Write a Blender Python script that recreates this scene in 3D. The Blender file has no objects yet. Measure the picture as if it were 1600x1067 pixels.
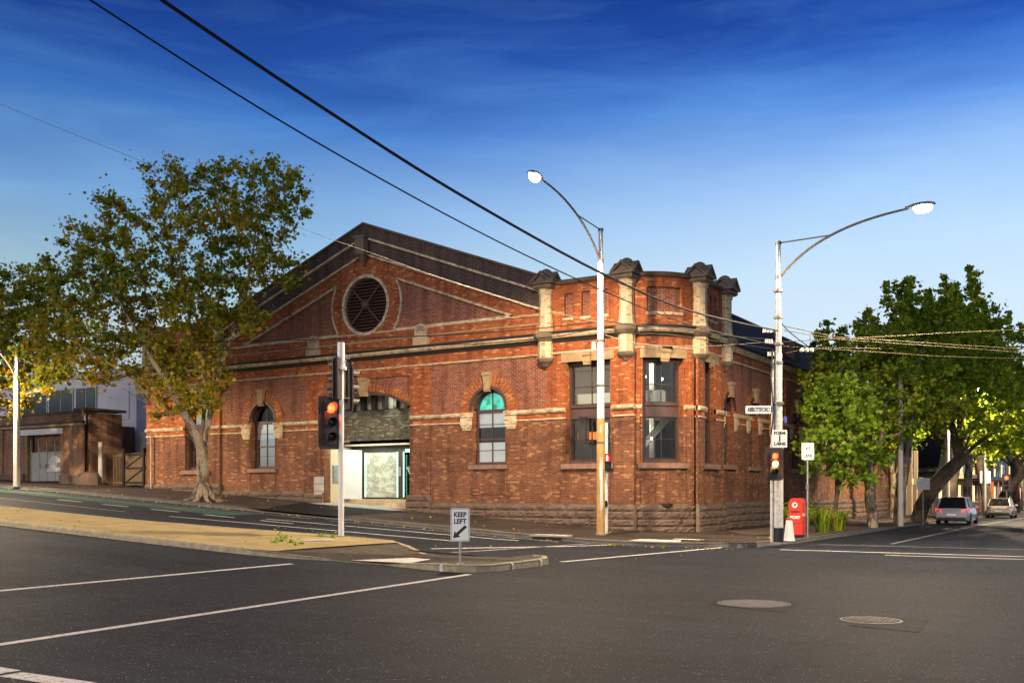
import bpy, bmesh, math, random
import numpy as np
from mathutils import Vector, Matrix
from mathutils.geometry import tessellate_polygon
R = math.radians
rnd = random.Random(7)
scene = bpy.context.scene
COL = scene.collection

# ------------------------------------------------------------------ camera
# World frame: x runs along the front wall of the brick building (to the right),
# y runs away along its side street, origin at its street corner.
CAM = (15.16, -36.4, 1.75)
YAW = 32.0
FPX = 1553.0
cd = bpy.data.cameras.new('camera')
cd.sensor_width = 36.0
cd.lens = FPX / 1600 * 36
cd.shift_y = 0.1472
cd.clip_end = 6000
cam = bpy.data.objects.new('camera', cd)
cam.location = CAM
cam.rotation_euler = (R(90), 0, R(YAW))
COL.objects.link(cam)
scene.camera = cam
scene.view_settings.view_transform = 'Standard'
scene.view_settings.look = 'None'
scene.view_settings.gamma = 1
scene.view_settings.exposure = 0.14
scene.cycles.max_bounces = 6
scene.cycles.transparent_max_bounces = 12
scene.cycles.sample_clamp_indirect = 4
scene.cycles.use_denoising = True

# ------------------------------------------------------------------ world: dusk sky
SUN_EL, SUN_ROT = 10.0, 200.0
world = bpy.data.worlds.new('World')
scene.world = world
world.use_nodes = True
nt = world.node_tree
nt.nodes.clear()
def wn(t, **k):
    n = nt.nodes.new(t)
    for a, b in k.items(): setattr(n, a, b)
    return n
wo = wn('ShaderNodeOutputWorld'); bg = wn('ShaderNodeBackground')
sky = wn('ShaderNodeTexSky', sky_type='NISHITA')
sky.sun_disc = False
sky.sun_elevation = R(SUN_EL); sky.sun_rotation = R(SUN_ROT)
sky.air_density = 1.0; sky.dust_density = 0.3; sky.ozone_density = 4.0
tc = wn('ShaderNodeTexCoord'); sep = wn('ShaderNodeSeparateXYZ')
nt.links.new(tc.outputs['Generated'], sep.inputs[0])
# thin streaky cloud: the height is wobbled a little and pale wisps are mixed in low down
mp = wn('ShaderNodeMapping'); mp.inputs['Scale'].default_value = (2.0, 2.0, 9.0); mp.inputs['Rotation'].default_value = (0.12, 0.18, 0.3)
nz = wn('ShaderNodeTexNoise'); nz.inputs['Scale'].default_value = 2.0; nz.inputs['Detail'].default_value = 6; nz.inputs['Roughness'].default_value = 0.55
nt.links.new(tc.outputs['Generated'], mp.inputs[0]); nt.links.new(mp.outputs[0], nz.inputs['Vector'])
wob = wn('ShaderNodeMath', operation='MULTIPLY_ADD'); wob.inputs[1].default_value = -0.08; 
nt.links.new(nz.outputs['Fac'], wob.inputs[0]); 
ad = wn('ShaderNodeMath', operation='ADD'); ad.inputs[1].default_value = 0.04
nt.links.new(sep.outputs['Z'], ad.inputs[0]); nt.links.new(ad.outputs[0], wob.inputs[2])
rp = wn('ShaderNodeValToRGB')
stops = [(0.0, (.10, 0.11, 0.16)), (0.065, (.26, 0.25, 0.28)), (0.105, (1.1, 0.75, 0.56)), (0.14, (1.45, 0.86, 0.60)), (0.20, (1.20, 0.85, 0.62)), (0.27, (0.80, 0.72, 0.71)),
         (0.345, (0.26, 0.42, 0.64)), (0.40, (0.10, 0.20, 0.46)), (0.445, (0.052, 0.11, 0.32)), (0.7, (0.025, 0.06, 0.19))]
for i, (p, c) in enumerate(stops):
    e = rp.color_ramp.elements[i] if i < 2 else rp.color_ramp.elements.new(p)
    e.position = p; e.color = (*c, 1)
nt.links.new(wob.outputs[0], rp.inputs[0])
mul = wn('ShaderNodeMix', data_type='RGBA', blend_type='MULTIPLY'); mul.inputs['Factor'].default_value = 1
nt.links.new(sky.outputs[0], mul.inputs['A']); nt.links.new(rp.outputs[0], mul.inputs['B'])
# small grey puffs near the horizon
mp2 = wn('ShaderNodeMapping'); mp2.inputs['Scale'].default_value = (5.0, 5.0, 22.0)
nz2 = wn('ShaderNodeTexNoise'); nz2.inputs['Scale'].default_value = 2.2; nz2.inputs['Detail'].default_value = 5
nt.links.new(tc.outputs['Generated'], mp2.inputs[0]); nt.links.new(mp2.outputs[0], nz2.inputs['Vector'])
mr = wn('ShaderNodeMapRange'); mr.inputs['From Min'].default_value = 0.60; mr.inputs['From Max'].default_value = 0.74
nt.links.new(nz2.outputs['Fac'], mr.inputs['Value'])
hz = wn('ShaderNodeMapRange'); hz.inputs['From Min'].default_value = 0.30; hz.inputs['From Max'].default_value = 0.12; hz.inputs['To Max'].default_value = 0.5
nt.links.new(sep.outputs['Z'], hz.inputs['Value'])
cm = wn('ShaderNodeMath', operation='MULTIPLY'); nt.links.new(mr.outputs[0], cm.inputs[0]); nt.links.new(hz.outputs[0], cm.inputs[1])
cl = wn('ShaderNodeMix', data_type='RGBA'); cl.inputs['B'].default_value = (1.55, 2.0, 3.3, 1)
nt.links.new(cm.outputs[0], cl.inputs['Factor']); nt.links.new(mul.outputs['Result'], cl.inputs['A'])
bg.inputs['Strength'].default_value = 0.15
SKY_GAIN = 2.0
gn = wn('ShaderNodeMix', data_type='RGBA', blend_type='MULTIPLY'); gn.inputs['Factor'].default_value = 1
gn.clamp_result = False
gn.inputs['B'].default_value = (SKY_GAIN, SKY_GAIN, SKY_GAIN, 1)
mp3 = wn('ShaderNodeMapping'); mp3.inputs['Scale'].default_value = (1.6, 1.6, 11.0); mp3.inputs['Rotation'].default_value = (-0.22, 0.10, 0.9)
nz3 = wn('ShaderNodeTexNoise'); nz3.inputs['Scale'].default_value = 2.6; nz3.inputs['Detail'].default_value = 8; nz3.inputs['Roughness'].default_value = 0.62; nz3.inputs['Distortion'].default_value = 0.6
nt.links.new(tc.outputs['Generated'], mp3.inputs[0]); nt.links.new(mp3.outputs[0], nz3.inputs['Vector'])
mr3 = wn('ShaderNodeMapRange'); mr3.inputs['From Min'].default_value = 0.46; mr3.inputs['From Max'].default_value = 0.78; mr3.inputs['To Max'].default_value = 0.42
nt.links.new(nz3.outputs['Fac'], mr3.inputs['Value'])
cl3 = wn('ShaderNodeMix', data_type='RGBA'); nt.links.new(mr3.outputs[0], cl3.inputs['Factor']); nt.links.new(cl.outputs['Result'], cl3.inputs['A'])
pale = wn('ShaderNodeMix', data_type='RGBA', blend_type='ADD'); pale.inputs['Factor'].default_value = 1; pale.inputs['B'].default_value = (.20, .44, .62, 1)
nt.links.new(cl.outputs['Result'], pale.inputs['A']); nt.links.new(pale.outputs['Result'], cl3.inputs['B'])
# paler air low down the side street, on the right of the view
my_ = wn('ShaderNodeMapRange', interpolation_type='SMOOTHSTEP'); my_.inputs['From Min'].default_value = 0.62; my_.inputs['From Max'].default_value = 1.0; my_.inputs['To Max'].default_value = 0.75
nt.links.new(sep.outputs['Y'], my_.inputs['Value'])
mz_ = wn('ShaderNodeMapRange', interpolation_type='SMOOTHSTEP'); mz_.inputs['From Min'].default_value = 0.40; mz_.inputs['From Max'].default_value = 0.16
nt.links.new(sep.outputs['Z'], mz_.inputs['Value'])
mm_ = wn('ShaderNodeMath', operation='MULTIPLY'); nt.links.new(my_.outputs[0], mm_.inputs[0]); nt.links.new(mz_.outputs[0], mm_.inputs[1])
cl4 = wn('ShaderNodeMix', data_type='RGBA'); cl4.inputs['B'].default_value = (1.95, 2.4, 2.9, 1)
nt.links.new(mm_.outputs[0], cl4.inputs['Factor']); nt.links.new(cl3.outputs['Result'], cl4.inputs['A'])
nt.links.new(cl4.outputs['Result'], gn.inputs['A'])
nt.links.new(gn.outputs['Result'], bg.inputs[0]); nt.links.new(bg.outputs[0], wo.inputs[0])

# afterglow: one weak, broad, warm sun from behind the camera
sl = bpy.data.lights.new('sun', 'SUN'); sl.energy = 0.55; sl.angle = R(50); sl.color = (1.0, 0.88, 0.82)
so = bpy.data.objects.new('sun', sl)
so.rotation_euler = (R(75), 0, R(18))
COL.objects.link(so)

# ------------------------------------------------------------------ helpers
CX, SX = math.cos(R(YAW)), math.sin(R(YAW))
def cam2w(X, Y):
    return (CAM[0] + X * CX - Y * SX, CAM[1] + X * SX + Y * CX)
def lerp(k, x):
    if x <= k[0][0]: return k[0][1]
    for (a, b), (c, d) in zip(k, k[1:]):
        if x <= c: return b + (d - b) * (x - a) / (c - a)
    return k[-1][1]
# the land: the front street climbs to the left, the side street falls gently away
FXK = [(-900, 9), (-150, 5), (-60, 3.0), (-30, 1.8), (-3, .18), (0, .03), (3, 0)]
HYK = [(20, 0), (100, -.5), (300, -2), (1500, -8)]
def g(x, y): return lerp(FXK, x) + lerp(HYK, y)
def G(px, py, dz=0.0):
    """where a sight line of the photograph meets the land"""
    def f(Y):
        x, y = cam2w((px - 800) / FPX * Y, Y)
        return (CAM[2] - (py - 769) / FPX * Y) - (g(x, y) + dz)
    Y = 2.0
    while Y < 400 and f(Y) > 0: Y *= 1.02
    a, b = Y / 1.02, Y
    for _ in range(30):
        m = (a + b) / 2
        if f(m) > 0: a = m
        else: b = m
    return cam2w((px - 800) / FPX * a, a)
def P(px, py, Y):
    x, y = cam2w((px - 800) / FPX * Y, Y)
    return Vector((x, y, CAM[2] - (py - 769) / FPX * Y))
def depth(x, y):
    return -(x - CAM[0]) * SX + (y - CAM[1]) * CX
def zat(x, y, py):
    return CAM[2] - (py - 769) / FPX * depth(x, y)

class MB:
    def __init__(s): s.v = []; s.f = []; s.m = []; s.uv = None
    def add(s, vs, fs, m=0):
        o = len(s.v); s.v += [tuple(v) for v in vs]
        for f in fs: s.f.append([o + i for i in f]); s.m.append(m)
    def box(s, x0, x1, y0, y1, z0, z1, m=0):
        s.add([(x, y, z) for z in (z0, z1) for y in (y0, y1) for x in (x0, x1)],
              [(0, 2, 3, 1), (4, 5, 7, 6), (0, 1, 5, 4), (2, 6, 7, 3), (0, 4, 6, 2), (1, 3, 7, 5)], m)
    def mbox(s, mp, s0, s1, d0, d1, z0, z1, m=0, n=1):
        """box in wall coordinates (along, outwards, up) pushed through the wall map"""
        for i in range(n):
            a = s0 + (s1 - s0) * i / n; b = s0 + (s1 - s0) * (i + 1) / n
            vs = [mp(x, y, z) for z in (z0, z1) for y in (d0, d1) for x in (a, b)]
            fs = [(0, 2, 3, 1), (4, 5, 7, 6), (0, 1, 5, 4), (2, 6, 7, 3)]
            if i == 0: fs.append((0, 4, 6, 2))
            if i == n - 1: fs.append((1, 3, 7, 5))
            s.add(vs, fs, m)
    def tube(s, pts, rad, n=8, caps=True, m=0):
        pts = [Vector(p) for p in pts]
        if not isinstance(rad, (list, tuple)): rad = [rad] * len(pts)
        o = len(s.v); up = Vector((0, 0, 1)); prev = None
        for i, p in enumerate(pts):
            d = (pts[min(i + 1, len(pts) - 1)] - pts[max(i - 1, 0)])
            d = d.normalized() if d.length > 1e-9 else up
            if prev is None:
                a = d.cross(up if abs(d.z) < .95 else Vector((1, 0, 0))).normalized()
            else:
                a = (prev - d * prev.dot(d)).normalized()
            prev = a; b = d.cross(a)
            for k in range(n):
                t = 2 * math.pi * k / n
                s.v.append(tuple(p + (a * math.cos(t) + b * math.sin(t)) * rad[i]))
        for i in range(len(pts) - 1):
            for k in range(n):
                k2 = (k + 1) % n
                s.f.append([o + i * n + k, o + i * n + k2, o + (i + 1) * n + k2, o + (i + 1) * n + k]); s.m.append(m)
        if caps:
            s.f.append([o + k for k in range(n)][::-1]); s.m.append(m)
            s.f.append([o + (len(pts) - 1) * n + k for k in range(n)]); s.m.append(m)
    def cyl(s, x, y, z0, z1, r0, r1=None, n=16, m=0):
        s.tube([(x, y, z0), (x, y, z1)], [r0, r0 if r1 is None else r1], n, True, m)
    def lathe(s, prof, o=(0, 0, 0), n=16, axis='z', m=0):
        b = len(s.v)
        for r, h in prof:
            for k in range(n):
                t = 2 * math.pi * k / n
                c, q = r * math.cos(t), r * math.sin(t)
                p = (c, q, h) if axis == 'z' else ((h, c, q) if axis == 'x' else (c, h, q))
                s.v.append((o[0] + p[0], o[1] + p[1], o[2] + p[2]))
        for i in range(len(prof) - 1):
            for k in range(n):
                k2 = (k + 1) % n
                s.f.append([b + i * n + k, b + i * n + k2, b + (i + 1) * n + k2, b + (i + 1) * n + k]); s.m.append(m)
        s.f.append([b + k for k in range(n)]); s.m.append(m)
        s.f.append([b + (len(prof) - 1) * n + k for k in range(n)]); s.m.append(m)
    def prism(s, poly, axis_pts, m=0):
        """poly: list of 3d points; extruded by vector axis_pts"""
        n = len(poly); a = [Vector(p) for p in poly]; e = Vector(axis_pts)
        tri = tessellate_polygon([a])
        o = len(s.v)
        s.v += [tuple(p) for p in a] + [tuple(p + e) for p in a]
        for t in tri:
            s.f.append([o + i for i in t]); s.m.append(m)
            s.f.append([o + n + i for i in reversed(t)]); s.m.append(m)
        for i in range(n):
            j = (i + 1) % n
            s.f.append([o + i, o + j, o + n + j, o + n + i]); s.m.append(m)
    def slab(s, mp, outer, holes, d0, d1, cuts=(), bands=None, m=0, rim=False, back=False):
        """plate in wall coordinates with holes and reveals; bands = [(z top, material index)]"""
        bm = bmesh.new()
        loops = [[Vector((a, z, 0)) for a, z in L] for L in [outer] + list(holes)]
        flat = [p for L in loops for p in L]
        vs = [bm.verts.new((p.x, d1, p.y)) for p in flat]
        for t in tessellate_polygon(loops):
            try: bm.faces.new([vs[i] for i in t])
            except ValueError: pass
        if back:
            vb0 = [bm.verts.new((p.x, d0, p.y)) for p in flat]
            for t in tessellate_polygon(loops):
                try: bm.faces.new([vb0[i] for i in reversed(t)])
                except ValueError: pass
        for L in (loops if rim else loops[1:]):
            n = len(L)
            for i in range(n):
                p, q = L[i], L[(i + 1) % n]
                bm.faces.new([bm.verts.new(c) for c in ((p.x, d1, p.y), (q.x, d1, q.y), (q.x, d0, q.y), (p.x, d0, p.y))])
        zs = [b[0] for b in bands[:-1]] if bands else []
        for z in zs:
            bmesh.ops.bisect_plane(bm, geom=bm.verts[:] + bm.edges[:] + bm.faces[:], plane_co=(0, 0, z), plane_no=(0, 0, 1))
        for c in cuts:
            bmesh.ops.bisect_plane(bm, geom=bm.verts[:] + bm.edges[:] + bm.faces[:], plane_co=(c, 0, 0), plane_no=(1, 0, 0))
        o = len(s.v)
        bm.verts.index_update()
        for v in bm.verts: s.v.append(tuple(mp(v.co.x, v.co.y, v.co.z)))
        for f in bm.faces:
            mi = m
            if bands:
                zc = f.calc_center_median().z
                for zt, bi in bands:
                    mi = bi
                    if zc < zt: break
            s.f.append([o + v.index for v in f.verts]); s.m.append(mi)
        bm.free()
    def build(s, name, mats, parent=None, smooth=False, weld=False):
        me = bpy.data.meshes.new(name)
        off = ORG.get(parent.name, (0, 0, 0)) if parent else (0, 0, 0)
        V = np.array(s.v, dtype=np.float64).reshape(-1, 3) - np.array(off)
        me.from_pydata(V.tolist(), [], s.f)
        if not isinstance(mats, (list, tuple)): mats = [mats]
        for m_ in mats: me.materials.append(M(m_) if isinstance(m_, str) else m_)
        me.polygons.foreach_set('material_index', np.array(s.m, dtype=np.int32))
        if weld:
            bm = bmesh.new(); bm.from_mesh(me)
            bmesh.ops.remove_doubles(bm, verts=bm.verts, dist=1e-4)
            bmesh.ops.recalc_face_normals(bm, faces=bm.faces)
            bm.to_mesh(me); bm.free()
        uvl = me.uv_layers.new(name='UVMap')
        uv = np.zeros((len(me.loops), 2))
        for p in me.polygons:
            n = p.normal
            if abs(n.z) < 0.8:
                l = math.hypot(n.x, n.y); t = (-n.y / l, n.x / l)
                for li in p.loop_indices:
                    c = me.vertices[me.loops[li].vertex_index].co
                    uv[li] = ((c.x + off[0]) * t[0] + (c.y + off[1]) * t[1], c.z + off[2])
            else:
                for li in p.loop_indices:
                    c = me.vertices[me.loops[li].vertex_index].co
                    uv[li] = (c.x + off[0], c.y + off[1])
        uvl.data.foreach_set('uv', uv.ravel())
        if smooth:
            me.polygons.foreach_set('use_smooth', [True] * len(me.polygons))
            try: me.set_sharp_from_angle(angle=R(40))
            except Exception: pass
        o = bpy.data.objects.new(name, me)
        COL.objects.link(o)
        if parent: o.parent = parent; ORG[o.name] = off
        else: ORG[o.name] = (0, 0, 0)
        return o
ORG = {}
def thing(name, label, cat, loc, group=None, rz=0):
    o = bpy.data.objects.new(name, None); COL.objects.link(o)
    o.location = loc; o.empty_display_size = .3
    o['label'] = label; o['category'] = cat
    if group: o['group'] = group
    if rz:
        o.rotation_euler[2] = rz; ORG[o.name] = (0, 0, 0)
    else: ORG[o.name] = tuple(loc)
    return o
def tag(o, label, cat, group=None, kind=None):
    o['label'] = label; o['category'] = cat
    if group: o['group'] = group
    if kind: o['kind'] = kind
    return o
def struct(o, label=None, kind='structure'):
    o['kind'] = kind
    if label: o['label'] = label
    o['category'] = o.name.split('.')[0].replace('_', ' ')
    return o
def copytree(root, loc, label=None, rz=None, scale=None):
    def rec(o, par):
        c = o.copy(); COL.objects.link(c)
        if par: c.parent = par
        for ch in [q for q in bpy.data.objects if q.parent == o]: rec(ch, c)
        return c
    r = rec(root, None); r.location = loc
    if label: r['label'] = label
    if rz is not None: r.rotation_euler[2] = rz
    if scale: r.scale = scale
    return r
def text(name, body, mat, parent, origin, xdir, updir, height, depth_=0.004, width=None, align='CENTER', bold=0.0):
    cu = bpy.data.curves.new(name, 'FONT'); cu.body = body; cu.align_x = align; cu.align_y = 'CENTER'
    cu.size = height / 0.7; cu.extrude = depth_; cu.offset = bold
    to = bpy.data.objects.new(name + '_tmp', cu); COL.objects.link(to)
    dg = bpy.context.evaluated_depsgraph_get()
    me = bpy.data.meshes.new_from_object(to.evaluated_get(dg)); me.name = name
    bpy.data.objects.remove(to)
    xs = [v.co.x for v in me.vertices]; w = max(xs) - min(xs)
    k = 1.0 if width is None else width / w
    X = Vector(xdir).normalized(); U = Vector(updir).normalized(); N = X.cross(U)
    off = Vector(ORG.get(parent.name, (0, 0, 0))) if parent else Vector((0, 0, 0))
    O = Vector(origin) - off
    for v in me.vertices: v.co = O + X * (v.co.x * k) + U * v.co.y + N * v.co.z
    me.materials.clear(); me.materials.append(M(mat))
    o = bpy.data.objects.new(name, me); COL.objects.link(o)
    if parent: o.parent = parent
    return o

# ------------------------------------------------------------------ materials
MATS = {}
def M(n): return MATS[n]
class NT:
    def __init__(s, name):
        s.mat = bpy.data.materials.new(name); s.mat.use_nodes = True; MATS[name] = s.mat
        s.t = s.mat.node_tree; s.b = s.t.nodes['Principled BSDF']; s.out = s.t.nodes['Material Output']
    def n(s, t, ins=None, **k):
        x = s.t.nodes.new(t)
        for a, b in k.items(): setattr(x, a, b)
        for a, b in (ins or {}).items(): x.inputs[a].default_value = b
        return x
    def l(s, a, b): s.t.links.new(a, b)
    def coord(s, kind='Object'): return s.n('ShaderNodeTexCoord').outputs[kind]
    def noise(s, scale, detail=4, rough=.55, co=None, stretch=None):
        x = s.n('ShaderNodeTexNoise', {'Scale': scale, 'Detail': detail, 'Roughness': rough})
        co = co or s.coord()
        if stretch:
            m_ = s.n('ShaderNodeMapping', {'Scale': stretch}); s.l(co, m_.inputs[0]); co = m_.outputs[0]
        s.l(co, x.inputs['Vector']); return x.outputs['Fac']
    def ramp(s, fac, stops):
        r = s.n('ShaderNodeValToRGB')
        for i, (p, c) in enumerate(stops):
            e = r.color_ramp.elements[i] if i < 2 else r.color_ramp.elements.new(p)
            e.position = p; e.color = (*c, 1) if len(c) == 3 else c
        s.l(fac, r.inputs[0]); return r.outputs[0]
    def mix(s, a, b, fac, mode='MIX'):
        x = s.n('ShaderNodeMix', data_type='RGBA', blend_type=mode)
        for k, v in (('A', a), ('B', b)):
            if isinstance(v, tuple): x.inputs[k].default_value = (*v, 1)
            else: s.l(v, x.inputs[k])
        if isinstance(fac, (int, float)): x.inputs['Factor'].default_value = fac
        else: s.l(fac, x.inputs['Factor'])
        return x.outputs['Result']
    def bump(s, h, strength=.4, dist=.02):
        b = s.n('ShaderNodeBump', {'Strength': strength, 'Distance': dist}); s.l(h, b.inputs['Height']); s.l(b.outputs[0], s.b.inputs['Normal'])
    def color(s, c, rough=.8, metal=0.0):
        if isinstance(c, tuple): s.b.inputs['Base Color'].default_value = (*c, 1)
        else: s.l(c, s.b.inputs['Base Color'])
        s.b.inputs['Roughness'].default_value = rough; s.b.inputs['Metallic'].default_value = metal
        return s
def plain(name, c, rough=.6, metal=0.0, var=.18, scale=3.0, bump=0.0):
    m = NT(name); n = m.noise(scale, 5)
    lo = tuple(x * (1 - var) for x in c); hi = tuple(min(1, x * (1 + var)) for x in c)
    m.color(m.ramp(n, [(.3, lo), (.7, hi)]), rough, metal)
    if bump: m.bump(m.noise(scale * 8, 3), bump, .01)
    return m
def emit(name, c, strength):
    m = NT(name); m.color(tuple(min(1, x) for x in c), .4)
    m.b.inputs['Emission Color'].default_value = (*c, 1); m.b.inputs['Emission Strength'].default_value = strength
    return m
def brick(name, c1, c2, mortar, bw=.24, bh=.086, mz=.011, dirt=.35, dark=(.02, .015, .012), soot=None, odd=None):
    m = NT(name); uv = m.coord('UV')
    b = m.n('ShaderNodeTexBrick', {'Scale': 1.0, 'Mortar Size': mz, 'Mortar Smooth': .2, 'Brick Width': bw, 'Row Height': bh, 'Bias': 0.0})
    b.offset = .5; m.l(uv, b.inputs['Vector'])
    b.inputs['Color1'].default_value = (0, 0, 0, 1); b.inputs['Color2'].default_value = (1, 1, 1, 1); b.inputs['Mortar'].default_value = (.5, .5, .5, 1)
    base = m.ramp(b.outputs['Color'], [(0, c1), (.5, tuple((p + q) / 2 for p, q in zip(c1, c2))), (1, c2)])
    if odd:  # a few bricks of another burn
        base = m.mix(base, odd, m.ramp(b.outputs['Color'], [(.86, (0, 0, 0)), (.9, (1, 1, 1))]))
    mort = m.mix(base, mortar, b.outputs['Fac'])
    n1 = m.noise(.55, 6, .65, uv); n2 = m.noise(7, 4, .6, uv)
    d = m.ramp(n1, [(.38, (0, 0, 0)), (.72, (1, 1, 1))])
    dm = m.n('ShaderNodeMath', {1: dirt}, operation='MULTIPLY'); m.l(d, dm.inputs[0])
    c = m.mix(mort, dark, dm.outputs[0])
    c = m.mix(c, m.ramp(n2, [(.25, (.62, .62, .62)), (.75, (1.3, 1.3, 1.3))]), .8, 'MULTIPLY')
    st = m.noise(1.0, 5, .6, uv, stretch=(2.4, .22, 1)); c = m.mix(c, m.ramp(st, [(.34, (.62, .58, .56)), (.55, (1.08, 1.08, 1.08))]), 1.0, 'MULTIPLY')
    m.color(c, .9)
    inv = m.n('ShaderNodeMath', {0: 1.0}, operation='SUBTRACT'); m.l(b.outputs['Fac'], inv.inputs[1])
    m.bump(inv.outputs[0], .5, .008)
    return m
brick('brick_red', (.31, .058, .011), (.53, .135, .028), (.38, .17, .08), odd=(.62, .27, .10), dirt=.28)
brick('brick_brown', (.165, .054, .024), (.30, .110, .044), (.30, .16, .09), odd=(.46, .22, .09), dirt=.42)
brick('brick_purple', (.18, .052, .030), (.35, .120, .066), (.48, .25, .15), dirt=.22)
brick('brick_dark', (.05, .028, .024), (.10, .046, .036), (.20, .15, .12), dirt=.3)
brick('brick_cream', (.70, .54, .30), (.88, .72, .46), (.62, .50, .34), odd=(.42, .28, .14), dirt=.24, bw=.23, dark=(.10, .07, .045))
brick('brick_grey_green', (.14, .13, .085), (.30, .28, .19), (.10, .09, .07), odd=(.42, .42, .30), dirt=.2)
brick('brick_neighbour', (.30, .13, .06), (.44, .22, .11), (.30, .22, .15), dirt=.45)
brick('brick_beige', (.34, .26, .16), (.46, .37, .23), (.40, .33, .24), dirt=.3)

def stone(name, c, rough=.9, scale=2.2, bump=.5, blot=(.08, .06, .045), bl=.5):
    m = NT(name); n = m.noise(scale, 6, .6); n2 = m.noise(scale * 9, 4)
    base = m.ramp(n, [(.25, tuple(x * .7 for x in c)), (.75, tuple(min(1, x * 1.2) for x in c))])
    f = m.ramp(m.noise(scale * .7, 5), [(.5, (0, 0, 0)), (.75, (1, 1, 1))])
    fm = m.n('ShaderNodeMath', {1: bl}, operation='MULTIPLY'); m.l(f, fm.inputs[0])
    c2 = m.mix(base, blot, fm.outputs[0])
    c2 = m.mix(c2, m.ramp(n2, [(.3, (.7, .7, .7)), (.7, (1.25, 1.25, 1.25))]), .8, 'MULTIPLY')
    m.color(c2, rough); m.bump(n2, bump, .02); return m
stone('bluestone', (.175, .115, .082), blot=(.07, .05, .045), bl=.7, bump=.8)
stone('bluestone_kerb', (.20, .18, .15), blot=(.08, .075, .07))
stone('sandstone', (.46, .32, .17), blot=(.16, .10, .06), bl=.5)
stone('sandstone_pale', (.55, .42, .26), blot=(.22, .15, .09), bl=.45)
stone('sandstone_dark', (.22, .165, .11), blot=(.05, .042, .035), bl=.85, scale=2.6)
stone('coping_stone', (.17, .115, .065), blot=(.05, .04, .03), bl=.7)
plain('sill_stone', (.28, .17, .12), .85, var=.25, scale=5, bump=.3)
plain('joinery', (.085, .045, .038), .55, var=.15)
plain('joinery_dark', (.035, .022, .02), .5)
plain('roof_slate', (.050, .030, .020), .75, var=.4, scale=6, bump=.4)
plain('louvre_wood', (.105, .05, .036), .7, var=.25, scale=4, bump=.2)
plain('gutter', (.03, .026, .024), .6)
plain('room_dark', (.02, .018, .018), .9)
plain('room_white', (.75, .74, .70), .8, var=.03)
plain('room_grey', (.09, .09, .10), .8, var=.05)
plain('concrete_pole', (.50, .47, .41), .8, var=.15, scale=1.5, bump=.2)
plain('paint_white', (.78, .77, .74), .5, var=.06, scale=2)
plain('paint_white_worn', (.60, .58, .53), .7, var=.25, scale=9)
MATS['roof_slate'].node_tree.nodes['Principled BSDF'].inputs['Specular IOR Level'].default_value = .08
plain('island_kerb', (.36, .31, .20), .9, var=.25, scale=6, bump=.4)
plain('paint_ochre', (.50, .30, .10), .75, var=.25, scale=5)
plain('paint_black', (.012, .012, .013), .45, var=.2)
plain('signal_black', (.045, .032, .028), .5, var=.15)
plain('galvanised', (.42, .42, .40), .45, .6, var=.15, scale=6)
plain('galvanised_dark', (.20, .19, .17), .5, .5, var=.2, scale=6)
plain('cable_black', (.012, .012, .014), .5)
plain('cable_grey', (.35, .33, .28), .5)
plain('sign_white', (.88, .88, .87), .45, var=.03)
plain('sign_black', (.01, .01, .01), .5)
plain('sign_blue', (.05, .07, .42), .5)
plain('post_red', (.62, .035, .015), .35, var=.08)
plain('render_white', (.80, .78, .74), .85, var=.10, scale=.8)
plain('render_cream', (.60, .50, .34), .85, var=.1, scale=1)
plain('render_blue', (.09, .07, .33), .8, var=.1)
plain('timber_gate', (.17, .11, .055), .8, var=.25, scale=3, bump=.2)
plain('steel_gate', (.42, .40, .35), .6, .1, var=.15, scale=2)
plain('concrete', (.46, .42, .36), .85, var=.18, scale=2.5, bump=.25)
plain('iron_grate', (.42, .38, .34), .6, .4, var=.2, scale=8)
plain('cover_concrete', (.16, .155, .14), .8, var=.3, scale=9, bump=.4)
plain('iron_stud', (.15, .13, .115), .6, .1, var=.2, scale=12)
plain('iron_cover', (.05, .045, .04), .7, .3, var=.25, scale=9, bump=.5)
plain('rubber', (.02, .02, .02), .8)
plain('alloy', (.4, .4, .42), .35, .8)
plain('yellow_paint', (.60, .42, .08), .7, var=.2, scale=8)
plain('wire_tan', (.10, .08, .035), .7, var=.02)
plain('orange_paint', (.60, .20, .05), .6)
plain('earth', (.10, .075, .045), .95, var=.4, scale=5, bump=.6)
plain('skylight_cloth', (.45, .46, .36), .8, var=.3)
emit('lamp_glow', (1.0, .86, .62), 45)
emit('red_signal', (1.0, .06, .015), 7)
emit('amber_signal', (1.0, .62, .12), 14)
emit('red_man', (1.0, .25, .18), 9)
emit('red_hood', (1.0, .02, .01), 1.1)
emit('strip_light', (.55, 1.0, .82), 3)
emit('pendant_glow', (1.0, .85, .6), 12)
emit('white_tube', (.9, .95, 1.0), 10)
emit('tail_red', (1.0, .02, .01), 2.2)
emit('head_warm', (1.0, .85, .55), 12)
emit('shop_red', (1.0, .03, .08), 6)
emit('lit_window', (1.0, .70, .32), 1.4)
emit('blind_white', (.78, .74, .72), .28)  # slight self-glow stands in for light coming through the blind
m = emit('fanlight_green', (.04, .62, .46), .6)
fc_ = m.ramp(m.noise(2.6, 3, .5), [(.3, (.01, .10, .09)), (.45, (.03, .55, .42)), (.6, (.10, .85, .62)), (.7, (.02, .30, .06))]); m.l(fc_, m.b.inputs['Emission Color']); m.l(fc_, m.b.inputs['Base Color'])
emit('orange_lit', (1.0, .22, .04), 1.2)

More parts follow.
